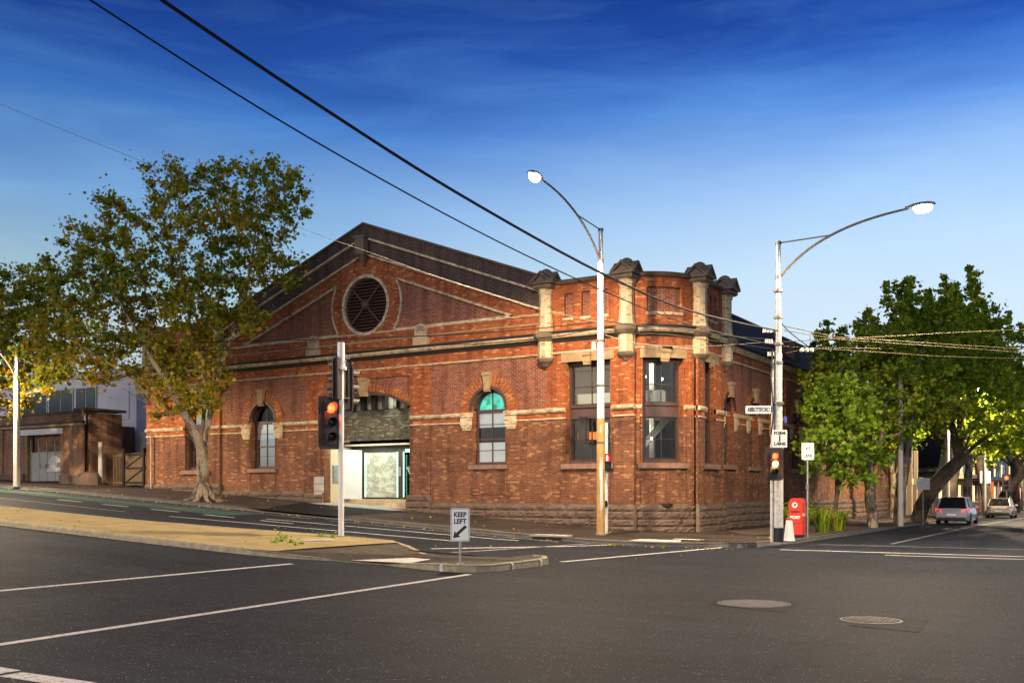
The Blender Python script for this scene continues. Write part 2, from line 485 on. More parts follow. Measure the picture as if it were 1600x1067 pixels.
# asphalt: fine aggregate, worn patches, faint wheel polish
def asphalt(name, c, speck=1.0, patch=.3, tint=(1, 1, 1)):
    m = NT(name); co = m.coord()
    n = m.noise(.35, 6, .6, co); f = m.noise(38, 3, .8, co); vo = m.n('ShaderNodeTexVoronoi', {'Scale': 42.0}); m.l(co, vo.inputs['Vector'])
    base = m.ramp(n, [(.3, tuple(x * (1 - patch) for x in c)), (.5, c), (.7, tuple(x * (1 + patch) for x in c))])
    base = m.mix(base, m.ramp(m.noise(3.2, 6, .7, co), [(.3, (.72, .72, .72)), (.72, (1.3, 1.3, 1.3))]), 1.0, 'MULTIPLY')
    base = m.mix(base, m.ramp(m.noise(1.0, 5, .6, co, stretch=(.12, 2.2, 1)), [(.4, (.86, .86, .86)), (.62, (1.16, 1.16, 1.16))]), 1.0, 'MULTIPLY')
    base = m.mix(base, (.010, .010, .011), m.ramp(m.noise(.9, 3, .5, co), [(.70, (0, 0, 0)), (.80, (.6, .6, .6))]))
    base = m.mix(base, m.ramp(f, [(.36, (.35, .35, .35)), (.66, (1.95, 1.95, 1.95))]), 1.0, 'MULTIPLY')
    sp = m.n('ShaderNodeSeparateColor'); m.l(vo.outputs['Color'], sp.inputs[0])
    st = m.ramp(sp.outputs[0], [(.935, (0, 0, 0)), (.945, (1, 1, 1))])
    cc = m.ramp(vo.outputs['Distance'], [(.28, (1, 1, 1)), (.36, (0, 0, 0))])
    k = m.mix(st, cc, 1.0, 'MULTIPLY'); kk = m.n('ShaderNodeMath', {1: .9 * speck}, operation='MULTIPLY'); m.l(k, kk.inputs[0])
    base = m.mix(base, (.42, .40, .37), kk.outputs[0])
    # cracks and tar
    w = m.n('ShaderNodeTexVoronoi', {'Scale': .22}, feature='DISTANCE_TO_EDGE'); mpn = m.noise(1.3, 4, .6, co)
    vm = m.n('ShaderNodeVectorMath', operation='ADD'); sc = m.n('ShaderNodeVectorMath', {'Scale': .9}, operation='SCALE')
    nn = m.n('ShaderNodeTexNoise', {'Scale': 1.1, 'Detail': 5.0}); m.l(co, nn.inputs['Vector']); m.l(nn.outputs['Color'], sc.inputs[0])
    m.l(co, vm.inputs[0]); m.l(sc.outputs[0], vm.inputs[1]); m.l(vm.outputs[0], w.inputs['Vector'])
    cr = m.ramp(w.outputs['Distance'], [(.003, (1, 1, 1)), (.010, (0, 0, 0))])
    gate = m.ramp(m.noise(.25, 3, .5, co), [(.46, (0, 0, 0)), (.54, (1, 1, 1))])
    ck = m.mix(cr, gate, 1.0, 'MULTIPLY'); k2 = m.n('ShaderNodeMath', {1: .3}, operation='MULTIPLY'); m.l(ck, k2.inputs[0])
    base = m.mix(base, (.012, .011, .011), k2.outputs[0])
    m.color(base, .72); m.b.inputs['Specular IOR Level'].default_value = .10
    m.bump(f, .5, .006); return m
asphalt('asphalt', (.0175, .0225, .030))
asphalt('asphalt_path', (.060, .048, .040), .5, .35)
asphalt('asphalt_patch', (.011, .012, .014), .5, .2)
asphalt('asphalt_island', (.075, .066, .05), .8, .25)
asphalt('bike_lane_green', (.05, .10, .085), .4, .35)
m = NT('gravel'); n = m.noise(1.2, 6); f = m.noise(60, 3, .7)
c = m.ramp(n, [(.3, (.31, .235, .10)), (.7, (.44, .35, .16))])
c = m.mix(c, m.ramp(f, [(.3, (.6, .58, .52)), (.7, (1.4, 1.4, 1.35))]), .9, 'MULTIPLY')
c = m.mix(c, (.12, .08, .03), m.ramp(m.noise(5, 3), [(.66, (0, 0, 0)), (.72, (.7, .7, .7))]))
m.color(c, .95); m.bump(f, .9, .02)
m = NT('road_paint'); n = m.noise(14, 5, .75); n2 = m.noise(60, 3)
c = m.ramp(n, [(.36, (.10, .095, .09)), (.44, (.62, .60, .57)), (.7, (.85, .83, .80))])
m.color(m.mix(c, m.ramp(n2, [(.3, (.7, .7, .7)), (.7, (1.1, 1.1, 1.1))]), .7, 'MULTIPLY'), .7)
m = NT('road_paint_faded'); n = m.noise(9, 5, .75)
m.color(m.ramp(n, [(.42, (.10, .095, .09)), (.62, (.42, .40, .37))]), .75)
# glass: mostly clear, mirror-like at a slant
m = NT('glass'); t = m.t
tr = m.n('ShaderNodeBsdfTransparent'); gl = m.n('ShaderNodeBsdfGlossy', {'Roughness': .03}); fr = m.n('ShaderNodeFresnel', {'IOR': 1.55})
tr.inputs[0].default_value = (.86, .9, .9, 1)
mxx = m.n('ShaderNodeMixShader'); ma = m.n('ShaderNodeMath', {1: .75}, operation='MULTIPLY'); ma.use_clamp = True
m.l(fr.outputs[0], ma.inputs[0]); m.l(ma.outputs[0], mxx.inputs[0]); m.l(tr.outputs[0], mxx.inputs[1]); m.l(gl.outputs[0], mxx.inputs[2]); m.l(mxx.outputs[0], m.out.inputs[0])
m = NT('glass_green'); m.color((.25, .6, .5), .08); m.b.inputs['Transmission Weight'].default_value = .0
tr = m.n('ShaderNodeBsdfTransparent'); tr.inputs[0].default_value = (.55, .92, .84, 1); gl = m.n('ShaderNodeBsdfGlossy', {'Roughness': .05}); fr = m.n('ShaderNodeFresnel', {'IOR': 1.5})
mxx = m.n('ShaderNodeMixShader'); m.l(fr.outputs[0], mxx.inputs[0]); m.l(tr.outputs[0], mxx.inputs[1]); m.l(gl.outputs[0], mxx.inputs[2]); m.l(mxx.outputs[0], m.out.inputs[0])
m = NT('dark_glass'); m.color((.012, .014, .018), .06)
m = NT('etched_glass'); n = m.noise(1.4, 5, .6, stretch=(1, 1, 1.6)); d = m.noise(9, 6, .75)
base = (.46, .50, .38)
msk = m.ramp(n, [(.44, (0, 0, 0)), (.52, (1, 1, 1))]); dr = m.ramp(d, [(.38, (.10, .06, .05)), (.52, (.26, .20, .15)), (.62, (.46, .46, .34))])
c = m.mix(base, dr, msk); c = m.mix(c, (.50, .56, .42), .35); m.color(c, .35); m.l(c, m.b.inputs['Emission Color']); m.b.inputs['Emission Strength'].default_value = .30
def paint(name, c):
    m = NT(name); m.color(c, .25, .2); m.b.inputs['Coat Weight'].default_value = .7; m.b.inputs['Coat Roughness'].default_value = .05
paint('car_blue', (.02, .09, .42)); paint('car_silver', (.42, .44, .48)); paint('car_cream', (.55, .50, .42)); paint('car_dark', (.03, .03, .035)); paint('car_white', (.7, .7, .72))
def leafmat(name, stops, trans=.42, low=None):
    m = NT(name); gnode = m.n('ShaderNodeNewGeometry')
    oi = m.n('ShaderNodeObjectInfo')
    big = m.noise(.45, 3, .5)
    a = m.n('ShaderNodeMath', {1: .55}, operation='MULTIPLY'); m.l(gnode.outputs['Random Per Island'], a.inputs[0])
    b = m.n('ShaderNodeMath', {1: .75}, operation='MULTIPLY_ADD'); m.l(big, b.inputs[0]); m.l(a.outputs[0], b.inputs[2])
    fac = b.outputs[0]
    if low:  # factor raised towards the bottom, so lower leaves go yellower
        sp_ = m.n('ShaderNodeSeparateXYZ'); m.l(m.coord(), sp_.inputs[0])
        mr_ = m.n('ShaderNodeMapRange', {'From Min': low[0], 'From Max': low[1], 'To Min': 0.0, 'To Max': low[2]}); m.l(sp_.outputs['Z'], mr_.inputs['Value'])
        ad_ = m.n('ShaderNodeMath', operation='ADD'); m.l(fac, ad_.inputs[0]); m.l(mr_.outputs[0], ad_.inputs[1]); fac = ad_.outputs[0]
    c = m.ramp(fac, stops)
    df = m.n('ShaderNodeBsdfDiffuse'); tl = m.n('ShaderNodeBsdfTranslucent'); gl = m.n('ShaderNodeBsdfGlossy', {'Roughness': .45})
    m.l(c, df.inputs[0]); m.l(c, tl.inputs[0])
    x = m.n('ShaderNodeMixShader', {0: trans}); m.l(df.outputs[0], x.inputs[1]); m.l(tl.outputs[0], x.inputs[2])
    y = m.n('ShaderNodeMixShader', {0: .015}); m.l(x.outputs[0], y.inputs[1]); m.l(gl.outputs[0], y.inputs[2]); m.l(y.outputs[0], m.out.inputs[0])
leafmat('leaf_autumn', [(.22, (.06, .12, .012)), (.42, (.15, .22, .015)), (.64, (.32, .35, .025)), (.86, (.58, .46, .04)), (.97, (.55, .25, .03))], low=(8.5, 2.5, .17))
leafmat('leaf_plane', [(.22, (.035, .09, .010)), (.45, (.11, .22, .014)), (.68, (.27, .38, .02)), (.9, (.48, .46, .03))])
leafmat('leaf_bright', [(.25, (.08, .17, .015)), (.5, (.17, .32, .025)), (.8, (.33, .45, .04))])
m = NT('bark'); n = m.noise(3.6, 5, .6, stretch=(1, 1, .45)); n2 = m.noise(16, 4)
c = m.ramp(n, [(.38, (.09, .06, .04)), (.46, (.20, .14, .09)), (.50, (.34, .26, .17)), (.60, (.40, .32, .22)), (.64, (.24, .20, .12))]); m.color(m.mix(c, m.ramp(n2, [(.3, (.65, .65, .65)), (.7, (1.2, 1.2, 1.2))]), .8, 'MULTIPLY'), .9); m.bump(n2, .6, .02)
m = NT('bark_dark'); n = m.noise(2.5, 6, .65); m.color(m.ramp(n, [(.35, (.035, .025, .018)), (.65, (.12, .09, .06))]), .9); m.bump(m.noise(16, 4), .6, .02)
# ================================================================== GROUND
XK = sorted(set([k[0] for k in FXK])); YK = sorted(set([k[0] for k in HYK]))
def sheet(name, pts, dz, mat, label=None, thing_tag=None, parent=None):
    """flat sheet lying dz above the land, cut where the land bends"""
    bm = bmesh.new()
    vs = [bm.verts.new((x, y, 0)) for x, y in pts]
    for t in tessellate_polygon([[Vector((x, y, 0)) for x, y in pts]]):
        bm.faces.new([vs[i] for i in t])
    for x in XK: bmesh.ops.bisect_plane(bm, geom=bm.verts[:] + bm.edges[:] + bm.faces[:], plane_co=(x, 0, 0), plane_no=(1, 0, 0))
    for y in YK: bmesh.ops.bisect_plane(bm, geom=bm.verts[:] + bm.edges[:] + bm.faces[:], plane_co=(0, y, 0), plane_no=(0, 1, 0))
    for v in bm.verts: v.co.z = g(v.co.x, v.co.y) + dz
    for f in bm.faces:
        if f.normal.z < 0: f.normal_flip()
    bm.normal_update()
    for f in bm.faces:
        if f.normal.z < 0: f.normal_flip()
    me = bpy.data.meshes.new(name); bm.to_mesh(me); bm.free()
    me.materials.append(M(mat))
    o = bpy.data.objects.new(name, me); COL.objects.link(o)
    return o
def rect(x0, x1, y0, y1): return [(x0, y0), (x1, y0), (x1, y1), (x0, y1)]
def strip(p, q, w):
    p = Vector(p[:2]); q = Vector(q[:2]); d = (q - p).normalized(); n = Vector((-d.y, d.x)) * w / 2
    return [tuple(p - n), tuple(q - n), tuple(q + n), tuple(p + n)]

struct(sheet('ground', rect(-900, 900, -300, 1500), -.05, 'earth'))
struct(sheet('road', rect(-300, 120, -120, -6.0), 0, 'asphalt'))
struct(sheet('side_road', rect(5.0, 26.0, -6.0, 500), 0, 'asphalt'))

# pavement in front of and beside the building; kerb along its edge
def ksample(pts, n=1):
    out = []
    for (a, b) in zip(pts, pts[1:]):
        for i in range(n): out.append((a[0] + (b[0] - a[0]) * i / n, a[1] + (b[1] - a[1]) * i / n))
    out.append(pts[-1]); return out
corner = [(1.6, -6.82), (2.6, -6.6), (3.6, -6.1), (4.4, -5.3), (4.95, -4.4), (5.25, -3.3), (5.35, -2.0)]
kerb_path = [(-140, -7.0), (-60, -7.0), (-30, -7.0), (-16.5, -6.95), (-15.5, -6.92), (-11.6, -6.9), (-10.6, -6.88), (-3, -6.86), (0, -6.84), (.9, -6.83)] + corner + [(5.4, 20), (5.4, 100), (5.4, 300)]
kerb_h = {(-15.5, -6.92): .03, (-11.6, -6.9): .03}   # dropped for the crossover
pave = kerb_path + [(-.5, 300), (-.5, 1.0), (-140, 1.0)]
o = sheet('pavement', pave, .125, 'asphalt_path'); struct(o)
struct(sheet('far_pavement', [(22, -120), (120, -120), (120, -9), (30, -9), (26, -5), (26, 500), (60, 500), (60, 700), (-60, 700), (22, 500), (22, -4), (26, -12)][:0] or rect(22.0, 26.0, -2, 500), .125, 'asphalt_path'))
def kerb(name, path, w=.16, dz=.13, mat='bluestone_kerb', side=1, heights=None, closed=False):
    mb = MB(); pts = []
    if closed: path = path + [path[0]]
    # resample at 1 m so that joints can be cut
    fine = []; L = 0
    for a, b in zip(path, path[1:]):
        l = math.hypot(b[0] - a[0], b[1] - a[1]); n = max(1, int(l / 1.0)) if l < 60 else int(l / 6)
        for i in range(n):
            t = i / n; ha = dz if heights is None else heights.get(a, dz); hb = dz if heights is None else heights.get(b, dz)
            fine.append((a[0] + (b[0] - a[0]) * t, a[1] + (b[1] - a[1]) * t, ha + (hb - ha) * t))
    b = path[-1]; fine.append((b[0], b[1], dz if heights is None else heights.get(b, dz)))
    rows = []
    for i, (x, y, h) in enumerate(fine):
        p0 = fine[max(0, i - 1)]; p1 = fine[min(len(fine) - 1, i + 1)]
        if closed and i in (0, len(fine) - 1): p0 = fine[-2]; p1 = fine[1]
        d = Vector((p1[0] - p0[0], p1[1] - p0[1])).normalized(); n = Vector((-d.y, d.x)) * side
        z = g(x, y); j = rnd.uniform(-.006, .006)
        prof = [(0.0, -.04), (0.012, h * .75), (.045, h + .006 + j), (w, h + .008 + j), (w, -.04)]
        rows.append([(x + n.x * a, y + n.y * a, z + c) for a, c in prof])
    vs = [p for r in rows for p in r]; fs = []
    for i in range(len(rows) - 1):
        for k in range(4): fs.append((i * 5 + k, i * 5 + k + 1, (i + 1) * 5 + k + 1, (i + 1) * 5 + k))
    mb.add(vs, fs)
    o = mb.build(name, mat); struct(o); return o
kerb('kerb', kerb_path, side=1, heights=kerb_h)
kerb('far_kerb', [(22.0, -2), (22, 100), (22, 300)], side=-1)

# traffic island between the carriageways
isl = [(-140, -19.6), (-60, -19.6), (-20, -19.7), (-12.7, -19.65), (-7.5, -19.35), (-3.6, -19.05), (-2.2, -18.75), (-1.0, -18.25), (0.1, -18.05), (1.0, -18.3), (1.97, -18.6), (2.6, -18.62), (3.0, -18.4), (3.2, -17.9),
       (3.22, -16.2), (3.1, -15.4), (2.7, -14.75), (2.2, -14.6), (1.5, -15.1), (.3, -15.15), (-.9, -14.95), (-2.2, -14.0), (-3.2, -13.55), (-5.2, -13.75), (-8.8, -15.0), (-12.5, -15.75), (-19, -16.2), (-60, -16.3), (-140, -16.3)]
ih = {(-1.0, -18.25): .03, (0.1, -18.05): .025, (-2.2, -18.75): .09, (1.0, -18.3): .10, (1.5, -15.1): .04, (.3, -15.15): .02, (-.9, -14.95): .02, (-2.2, -14.0): .08}
kerb('island_kerb', isl, side=1, heights=ih, dz=.15, w=.17, closed=True, mat='island_kerb')
def hsheet(name, pts, mat, up=0.0):
    vs = [(x, y, g(x, y) + h + up) for x, y, h in pts]
    mb = MB(); tri = tessellate_polygon([[Vector((v[0], v[1], 0)) for v in vs]])
    mb.add(vs, [tuple(t) for t in tri]); o = mb.build(name, mat); return o
FR = [(-140, -19.5), (-60, -19.5), (-30, -19.55), (-20, -19.6), (-12.7, -19.55), (-7.5, -19.25), (-3.6, -18.95), (-2.75, -18.75)]
BK = [(-140, -16.4), (-60, -16.4), (-30, -16.36), (-19, -16.28), (-12.5, -15.83), (-8.8, -15.08), (-5.2, -13.83), (-3.2, -13.63), (-2.75, -13.8)]
gx = [-140, -60, -30, -20, -19, -12.7, -12.5, -8.8, -7.5, -5.2, -3.6, -3.2, -3.0, -2.75]
mb = MB(); v = []
for i_, x in enumerate(gx):
    ya, yb = lerp(FR, x), lerp(BK, x)
    for k in range(5):
        y = ya + (yb - ya) * k / 4; v.append((x, y, g(x, y) + (.146 if x < -2.8 else .145) + (.0 if k in (0, 4) else .012)))
mb.add(v, [(i_ * 5 + k, i_ * 5 + k + 1, i_ * 5 + k + 6, i_ * 5 + k + 5) for i_ in range(len(gx) - 1) for k in range(4)])
struct(mb.build('gravel_median', 'gravel', smooth=True))
ai = [(x, y, h - .006 if h < .14 else .14) for x, y, h in [(p[0], p[1], ih.get(p, .14)) for p in isl[5:23]]]
struct(hsheet('island_paving', [(-3.0, -18.8, .138)] + ai + [(-3.0, -13.7, .138)], 'asphalt_island', .001))
def pad(name, px, dz, mat, lab):
    o = sheet(name, px, dz, mat); struct(o, lab); return o
# pale concrete ramps of the pedestrian cut-through
rp1 = MB(); 
def pavers(pts, hs):
    return [(x, y, g(x, y) + h) for (x, y), h in zip(pts, hs)]
rp1.add(pavers([(-.85, -18.15), (1.0, -18.18), (1.05, -17.45), (-.75, -17.35)], [.045, .10, .148, .148]), [(0, 1, 2, 3)])
struct(rp1.build('concrete_ramp', 'paint_white_worn'))
rp2 = MB(); rp2.add(pavers([(-1.3, -15.55), (1.45, -15.85), (1.5, -15.2), (-.9, -15.05)], [.150, .150, .07, .05]), [(0, 1, 2, 3)])
struct(rp2.build('concrete_ramp', 'paint_white_worn'))
# ramps on the far pavement
k1 = MB(); k1.add([(1.35, -6.86, .02), (3.0, -6.52, .02), (3.0, -5.3, .145), (1.35, -5.6, .145)], [(0, 1, 2, 3)])
struct(sheet('kerb_ramp', [(1.0, -6.5), (2.75, -6.3), (2.3, -5.1), (.9, -5.2)], .142, 'paint_white_worn'))
struct(sheet('tactile_paving', [(1.75, -4.6), (2.9, -4.6), (2.75, -4.15), (1.7, -4.15)], .142, 'paint_white_worn'))
def kerb_mark(x, y, dx, dy, L_, outw):
    # a dab of white paint across the kerb: down its face and over its top
    d = Vector((dx, dy)).normalized(); o_ = Vector(outw).normalized(); z = g(x, y); b = Vector((x, y)); mb = MB()
    pr = [(.006, .0), (.004, .118), (-.04, .162), (-.17, .164)]
    v = []
    for s_ in (0, L_):
        for a_, h_ in pr: q_ = b + d * s_ + o_ * a_; v.append((q_.x, q_.y, z + h_))
    mb.add(v, [(i, i + 1, i + 5, i + 4) for i in range(3)]); struct(mb.build('kerb_paint', 'road_paint'))
kerb_mark(2.15, -18.607, 1, 0, .10, (0, -1)); kerb_mark(3.222, -17.3, 0, 1, .09, (1, .02)); kerb_mark(3.215, -16.0, -.03, 1, .08, (1, .02))
# storm drain in the kerb
sd = thing('storm_drain', 'dark storm drain slot in the kerb left of the ochre pole', 'drain', (-1.9, -6.85, g(-1.9, -6.85)))
mb = MB(); zz_ = g(-1.9, -6.9); mb.box(-2.45, -1.35, -6.88, -6.84, zz_ + .0, zz_ + .10); mb.build('opening', 'room_dark', sd)
mb = MB(); mb.box(-2.6, -1.2, -6.87, -6.3, zz_ + .11, zz_ + .165); mb.build('lid', 'concrete', sd)
struct(sheet('crossover', [(-15.7, -6.75), (-11.5, -6.75), (-12.4, -1.0), (-18.9, -1.0)], .131, 'asphalt_patch'))
struct(sheet('entrance_paving', [(-18.3, -1.2), (-13.3, -1.2), (-13.3, 3.0), (-18.3, 3.0)], .136, 'concrete'))

# painted lines
def line(p, q, w, mat='road_paint', dz=.005, n=10):
    w = w * 1.25
    s_ = sheet('road_marking', strip(p, q, w), dz, mat); struct(s_); return s_
line((-1.0, -29.5), (-1.35, -19.6), .12); line((4.35, -32.5), (3.15, -18.9), .14)
line((-20, -30.9), (5.9, -30.8), .2, 'road_paint'); line((6.0, -30.85), (7.1, -30.8), .2)
line((2.95, -14.5), (4.1, -6.1), .13); line((-1.95, -13.4), (.6, -6.9), .12); 
line((-.9, -13.9), (-.2, -6.9), .12, 'road_paint_faded')
line((-16.5, -15.3), (-3.2, -13.35), .12); line((-60, -15.9), (-16.5, -15.3), .12, 'road_paint_faded')
line((-14.6, -12.3), (-3.0, -10.4), .11); line((-60, -12.6), (-17.0, -12.4), .11, 'road_paint_faded')
for i in range(5): line((-24 + i * 3.0, -10.55 + .05 * i), (-22.4 + i * 3.0, -10.5 + .05 * i), .13)
line((-12.5, -9.6), (-2.2, -8.2), .11); line((-60, -8.7), (-18, -8.9), .1, 'road_paint_faded'); line((-11, -7.75), (-1.2, -7.25), .1, 'road_paint_faded')
line((-60, -8.0), (-12, -7.7), .1, 'road_paint_faded')
struct(sheet('bike_lane', rect(-70, -14.5, -9.9, -8.1), .0045, 'bike_lane_green'))
line((6.0, -6.3), (26, -5.6), .15); line((6.2, -2.6), (24, -1.8), .15, 'road_paint_faded')
line((9.3, -7.4), (21.5, -7.1), .12)
for i in range(12): line((12.8, 3 + i * 9), (12.9, 6 + i * 9), .11)
line((8.2, -1), (8.2, 60), .1, 'road_paint_faded')
for i in range(4): line((15.6 + .02 * i, -16 - 4 * i), (15.5, -14.2 - 4 * i), .09, 'road_paint_faded')

# manhole covers in their square patches
def manhole(px, py, a, patch, mat, nm, lab, cat, grid):
    x, y = G(px, py); z = g(x, y)
    ps = MB(); sheet_o = sheet('asphalt_repair', patch, .0045, 'asphalt_patch'); struct(sheet_o)
    t = thing(nm, lab, cat, (x, y, z))
    mb = MB(); mb.cyl(x, y, z - .02, z + .012, a, a - .01, 40)
    mb.build('cover', 'cover_concrete' if not grid else mat, t)
    mb = MB()
    for i in range(40):
        t0 = 2 * math.pi * i / 40; t1 = 2 * math.pi * (i + 1) / 40
        ro = a + .05
        mb.add([(x + r * math.cos(q), y + r * math.sin(q), z + h) for q in (t0, t1) for r, h in ((a + .008, .012), (ro, .010), (ro, -.01), (a + .008, -.01))],
               [(0, 1, 5, 4), (1, 2, 6, 5), (3, 0, 4, 7)])
    mb.build('rim', 'bluestone_kerb' if not grid else 'iron_stud', t)
    mb = MB()
    if grid:
        for i in range(-5, 6):
            for j in range(-5, 6):
                if math.hypot(i * .055 * a / .3, j * .055 * a / .3) < a - .03:
                    q = .036 * a / .3 / 2 * .85
                    cx, cy = x + i * .055 * a / .3, y + j * .055 * a / .3
                    mb.box(cx - q, cx + q, cy - q, cy + q, z + .012, z + .02)
        mb.build('studs', 'iron_stud', t)
    else:
        for r in (.55 * a, .8 * a):
            for i in range(24):
                if i % 4 == 3: continue
                t0 = 2 * math.pi * i / 24; t1 = t0 + .2
                mb.add([(x + rr * math.cos(q), y + rr * math.sin(q), z + .0165) for q in (t0, t1) for rr in (r, r + .015)], [(0, 1, 3, 2)])
        mb.build('ring_pattern', 'bluestone_kerb', t)
manhole(1178, 943, .52, [G(1105, 944), G(1128, 933), G(1256, 940), G(1225, 957)], 'concrete', 'manhole_cover', 'grey concrete round manhole cover in a dark square patch of road', 'manhole cover', False)
manhole(1361, 969, .36, [G(1326, 977), G(1345, 962), G(1450, 968), G(1437, 988)], 'iron_cover', 'manhole_cover', 'studded iron round cover at the end of a dark oblong patch', 'manhole cover', True)
# round pit lid in the gravel
x, y = G(487, 843, .15); z = g(x, y) + .145
mb = MB(); mb.cyl(x, y, z - .02, z + .015, .62, .62, 32); tag(mb.build('pit_lid', 'concrete'), 'round concrete pit lid set in the yellow gravel median', 'pit lid')

# ================================================================== BRICK BUILDING
def mF(s, d, z): return (s, -d, z)
def mS(s, d, z): return (d, s, z)
CH = 2.03; SAG = .42; ch = CH * math.sqrt(2); RR = (ch * ch / 4 + SAG * SAG) / (2 * SAG); PH = math.asin(ch / 2 / RR)
n0 = Vector((1, -1)).normalized(); c0 = Vector((-CH / 2, CH / 2)) - n0 * (RR - SAG)
AL = RR * PH
def mA(s, d, z):
    ph = s / RR; dx = n0.x * math.cos(ph) - n0.y * math.sin(ph); dy = n0.x * math.sin(ph) + n0.y * math.cos(ph)
    return (c0.x + (RR + d) * dx, c0.y + (RR + d) * dy, z)
GX = -15.78                         # gable centre
def gz(x): return 14.5 - .37 * abs(x - GX)   # parapet top of the gable
BB = thing('brick_building', 'large gabled red brick warehouse with a rounded corner tower and louvred roundel', 'building', (0, 0, g(0, 0)))
def arch_hole(cx, hw, z0, zs, n=14, rise=None):
    """opening outline: straight jambs to zs, then a half circle or a flat arch"""
    if rise is None:
        pts = [(cx + hw * math.cos(t), zs + hw * math.sin(t)) for t in [math.pi * i / n for i in range(n + 1)]]
    else:
        r = (hw * hw + rise * rise) / (2 * rise); a = math.asin(hw / r)
        pts = [(cx + r * math.sin(t), zs + rise - r + r * math.cos(t)) for t in [a - 2 * a * i / n for i in range(n + 1)]]
    return [(cx - hw, z0), (cx + hw, z0)] + pts
def rhole(a, b, z0, z1): return [(a, z0), (b, z0), (b, z1), (a, z1)]
def ringsec(mb, mp, cx, cz, r0, r1, a0, a1, n, d0, d1, m=0):
    for i in range(n):
        t0 = a0 + (a1 - a0) * i / n; t1 = a0 + (a1 - a0) * (i + 1) / n
        q = [(cx + r * math.cos(t), cz + r * math.sin(t)) for t in (t0, t1) for r in (r0, r1)]
        vs = [mp(a, d, z) for d in (d0, d1) for a, z in q]
        fs = [(4, 5, 7, 6), (0, 4, 6, 2), (1, 3, 7, 5)]
        if i == 0: fs.append((0, 1, 5, 4))
        if i == n - 1: fs.append((2, 6, 7, 3))
        mb.add(vs, fs, m)
PI = math.pi
# ---- openings
W1, W2 = -22.65, -8.80          # arched windows of the gable wall
PORT = (-15.78, 2.62)
BANDS = [(4.82, 0), (5.27, 1), (7.52, 2), (8.3, 1), (9.25, 1), (40, 1)]
front_holes = [arch_hole(W1, .87, 2.95, 5.42), arch_hole(W2, .87, 2.95, 5.42), arch_hole(PORT[0], PORT[1], 1.0, 5.72, 18, .68)]
# main wall: brown below, purple panels above, red frieze
mb = MB()
zb = -.3
outer = [(-25.7, 1.0), (-5.75, zb), (-5.75, 9.28), (-25.7, 9.28)]
mb.slab(mF, outer, front_holes, -.42, 0, bands=BANDS)
mb.build('wall', ['brick_brown', 'brick_red', 'brick_purple'], BB)
# gable field above z 9.28, with the two triangular recesses
def gline(off): return lambda x: gz(x) - off
mb = MB()
ex = 9.28
T = 2.1
rr_out = 2.12
cz0 = 10.64
def tri_hole(sgn):
    # recess bounded by the roof line, the base line and an arc round the roundel
    pts = []
    xin = rr_out
    a_lo = math.asin((9.34 - cz0) / rr_out); x_lo = rr_out * math.cos(a_lo)
    # where the sloping line meets the arc
    best = None
    for i in range(400):
        a = a_lo + (PI / 2 - a_lo) * i / 400
        x = rr_out * math.cos(a); z = cz0 + rr_out * math.sin(a)
        if z > 14.5 - .37 * x - T: best = a; break
    arc = [(rr_out * math.cos(a), cz0 + rr_out * math.sin(a)) for a in [a_lo + (best - a_lo) * i / 12 for i in range(13)]]
    xe = (14.5 - T - 9.34) / .37
    pts = arc + [(xe, 9.345)]
    return [(GX + sgn * x, z) for x, z in pts]
t1, t2 = tri_hole(1), tri_hole(-1)
circ = [(GX + 1.42 * math.cos(2 * PI * i / 32), cz0 + 1.42 * math.sin(2 * PI * i / 32)) for i in range(32)]
xl, xr = -25.7, -5.75
outer = [(xl, 9.28), (xr, 9.28), (xr, gz(xr) - 1.45), (GX, gz(GX) - 1.45), (xl, gz(xl) - 1.45)]
mb.slab(mF, outer, [t1, t2, circ], -.16, -.005)
mb.build('gable_wall', 'brick_red', BB)
for t_ in (t1, t2):
    mb = MB(); mb.slab(mF, t_, [], -.2, -.12); mb.build('recessed_panel', 'brick_purple', BB)
    mb = MB()
    for a, b in zip(t_, t_[1:] + t_[:1]):
        d = Vector((b[0] - a[0], b[1] - a[1])); l = d.length
        if l < 1e-6: continue
        n_ = Vector((-d.y, d.x)).normalized() * .05
        vs = [mF(p[0] + q * n_.x, dd, p[1] + q * n_.y) for dd in (-.1, .035) for p, q in ((a, -1), (b, -1), (b, 1), (a, 1))]
        mb.add(vs, [(4, 5, 6, 7), (0, 1, 5, 4), (2, 3, 7, 6), (1, 2, 6, 5), (3, 0, 4, 7)])
    mb.build('panel_border', 'brick_cream', BB)
# sloping parapet: two bands with unlit darkness put into the brick colour, pale lines
def slope_band(name, o0, o1, d0, d1, mat, ends=(-25.7, -5.75)):
    mb = MB()
    for a, b in ((ends[0], GX), (GX, ends[1])):
        vs = [mF(x, d, gz(x) - o) for d in (d0, d1) for x, o in ((a, o0), (b, o0), (b, o1), (a, o1))]
        mb.add(vs, [(4, 5, 6, 7), (0, 1, 5, 4), (2, 3, 7, 6), (0, 3, 7, 4), (1, 2, 6, 5), (0, 1, 2, 3)])
    return mb.build(name, mat, BB)
slope_band('gable_band', .70, 1.42, -.4, .06, 'brick_dark')
slope_band('gable_parapet', 0.06, .62, -.45, .16, 'brick_dark')
slope_band('gable_coping', -.04, .06, -.5, .24, 'coping_stone')
slope_band('sloping_string', .62, .72, -.3, .20, 'brick_cream')
slope_band('sloping_string', 1.40, 1.49, -.3, .14, 'brick_cream')
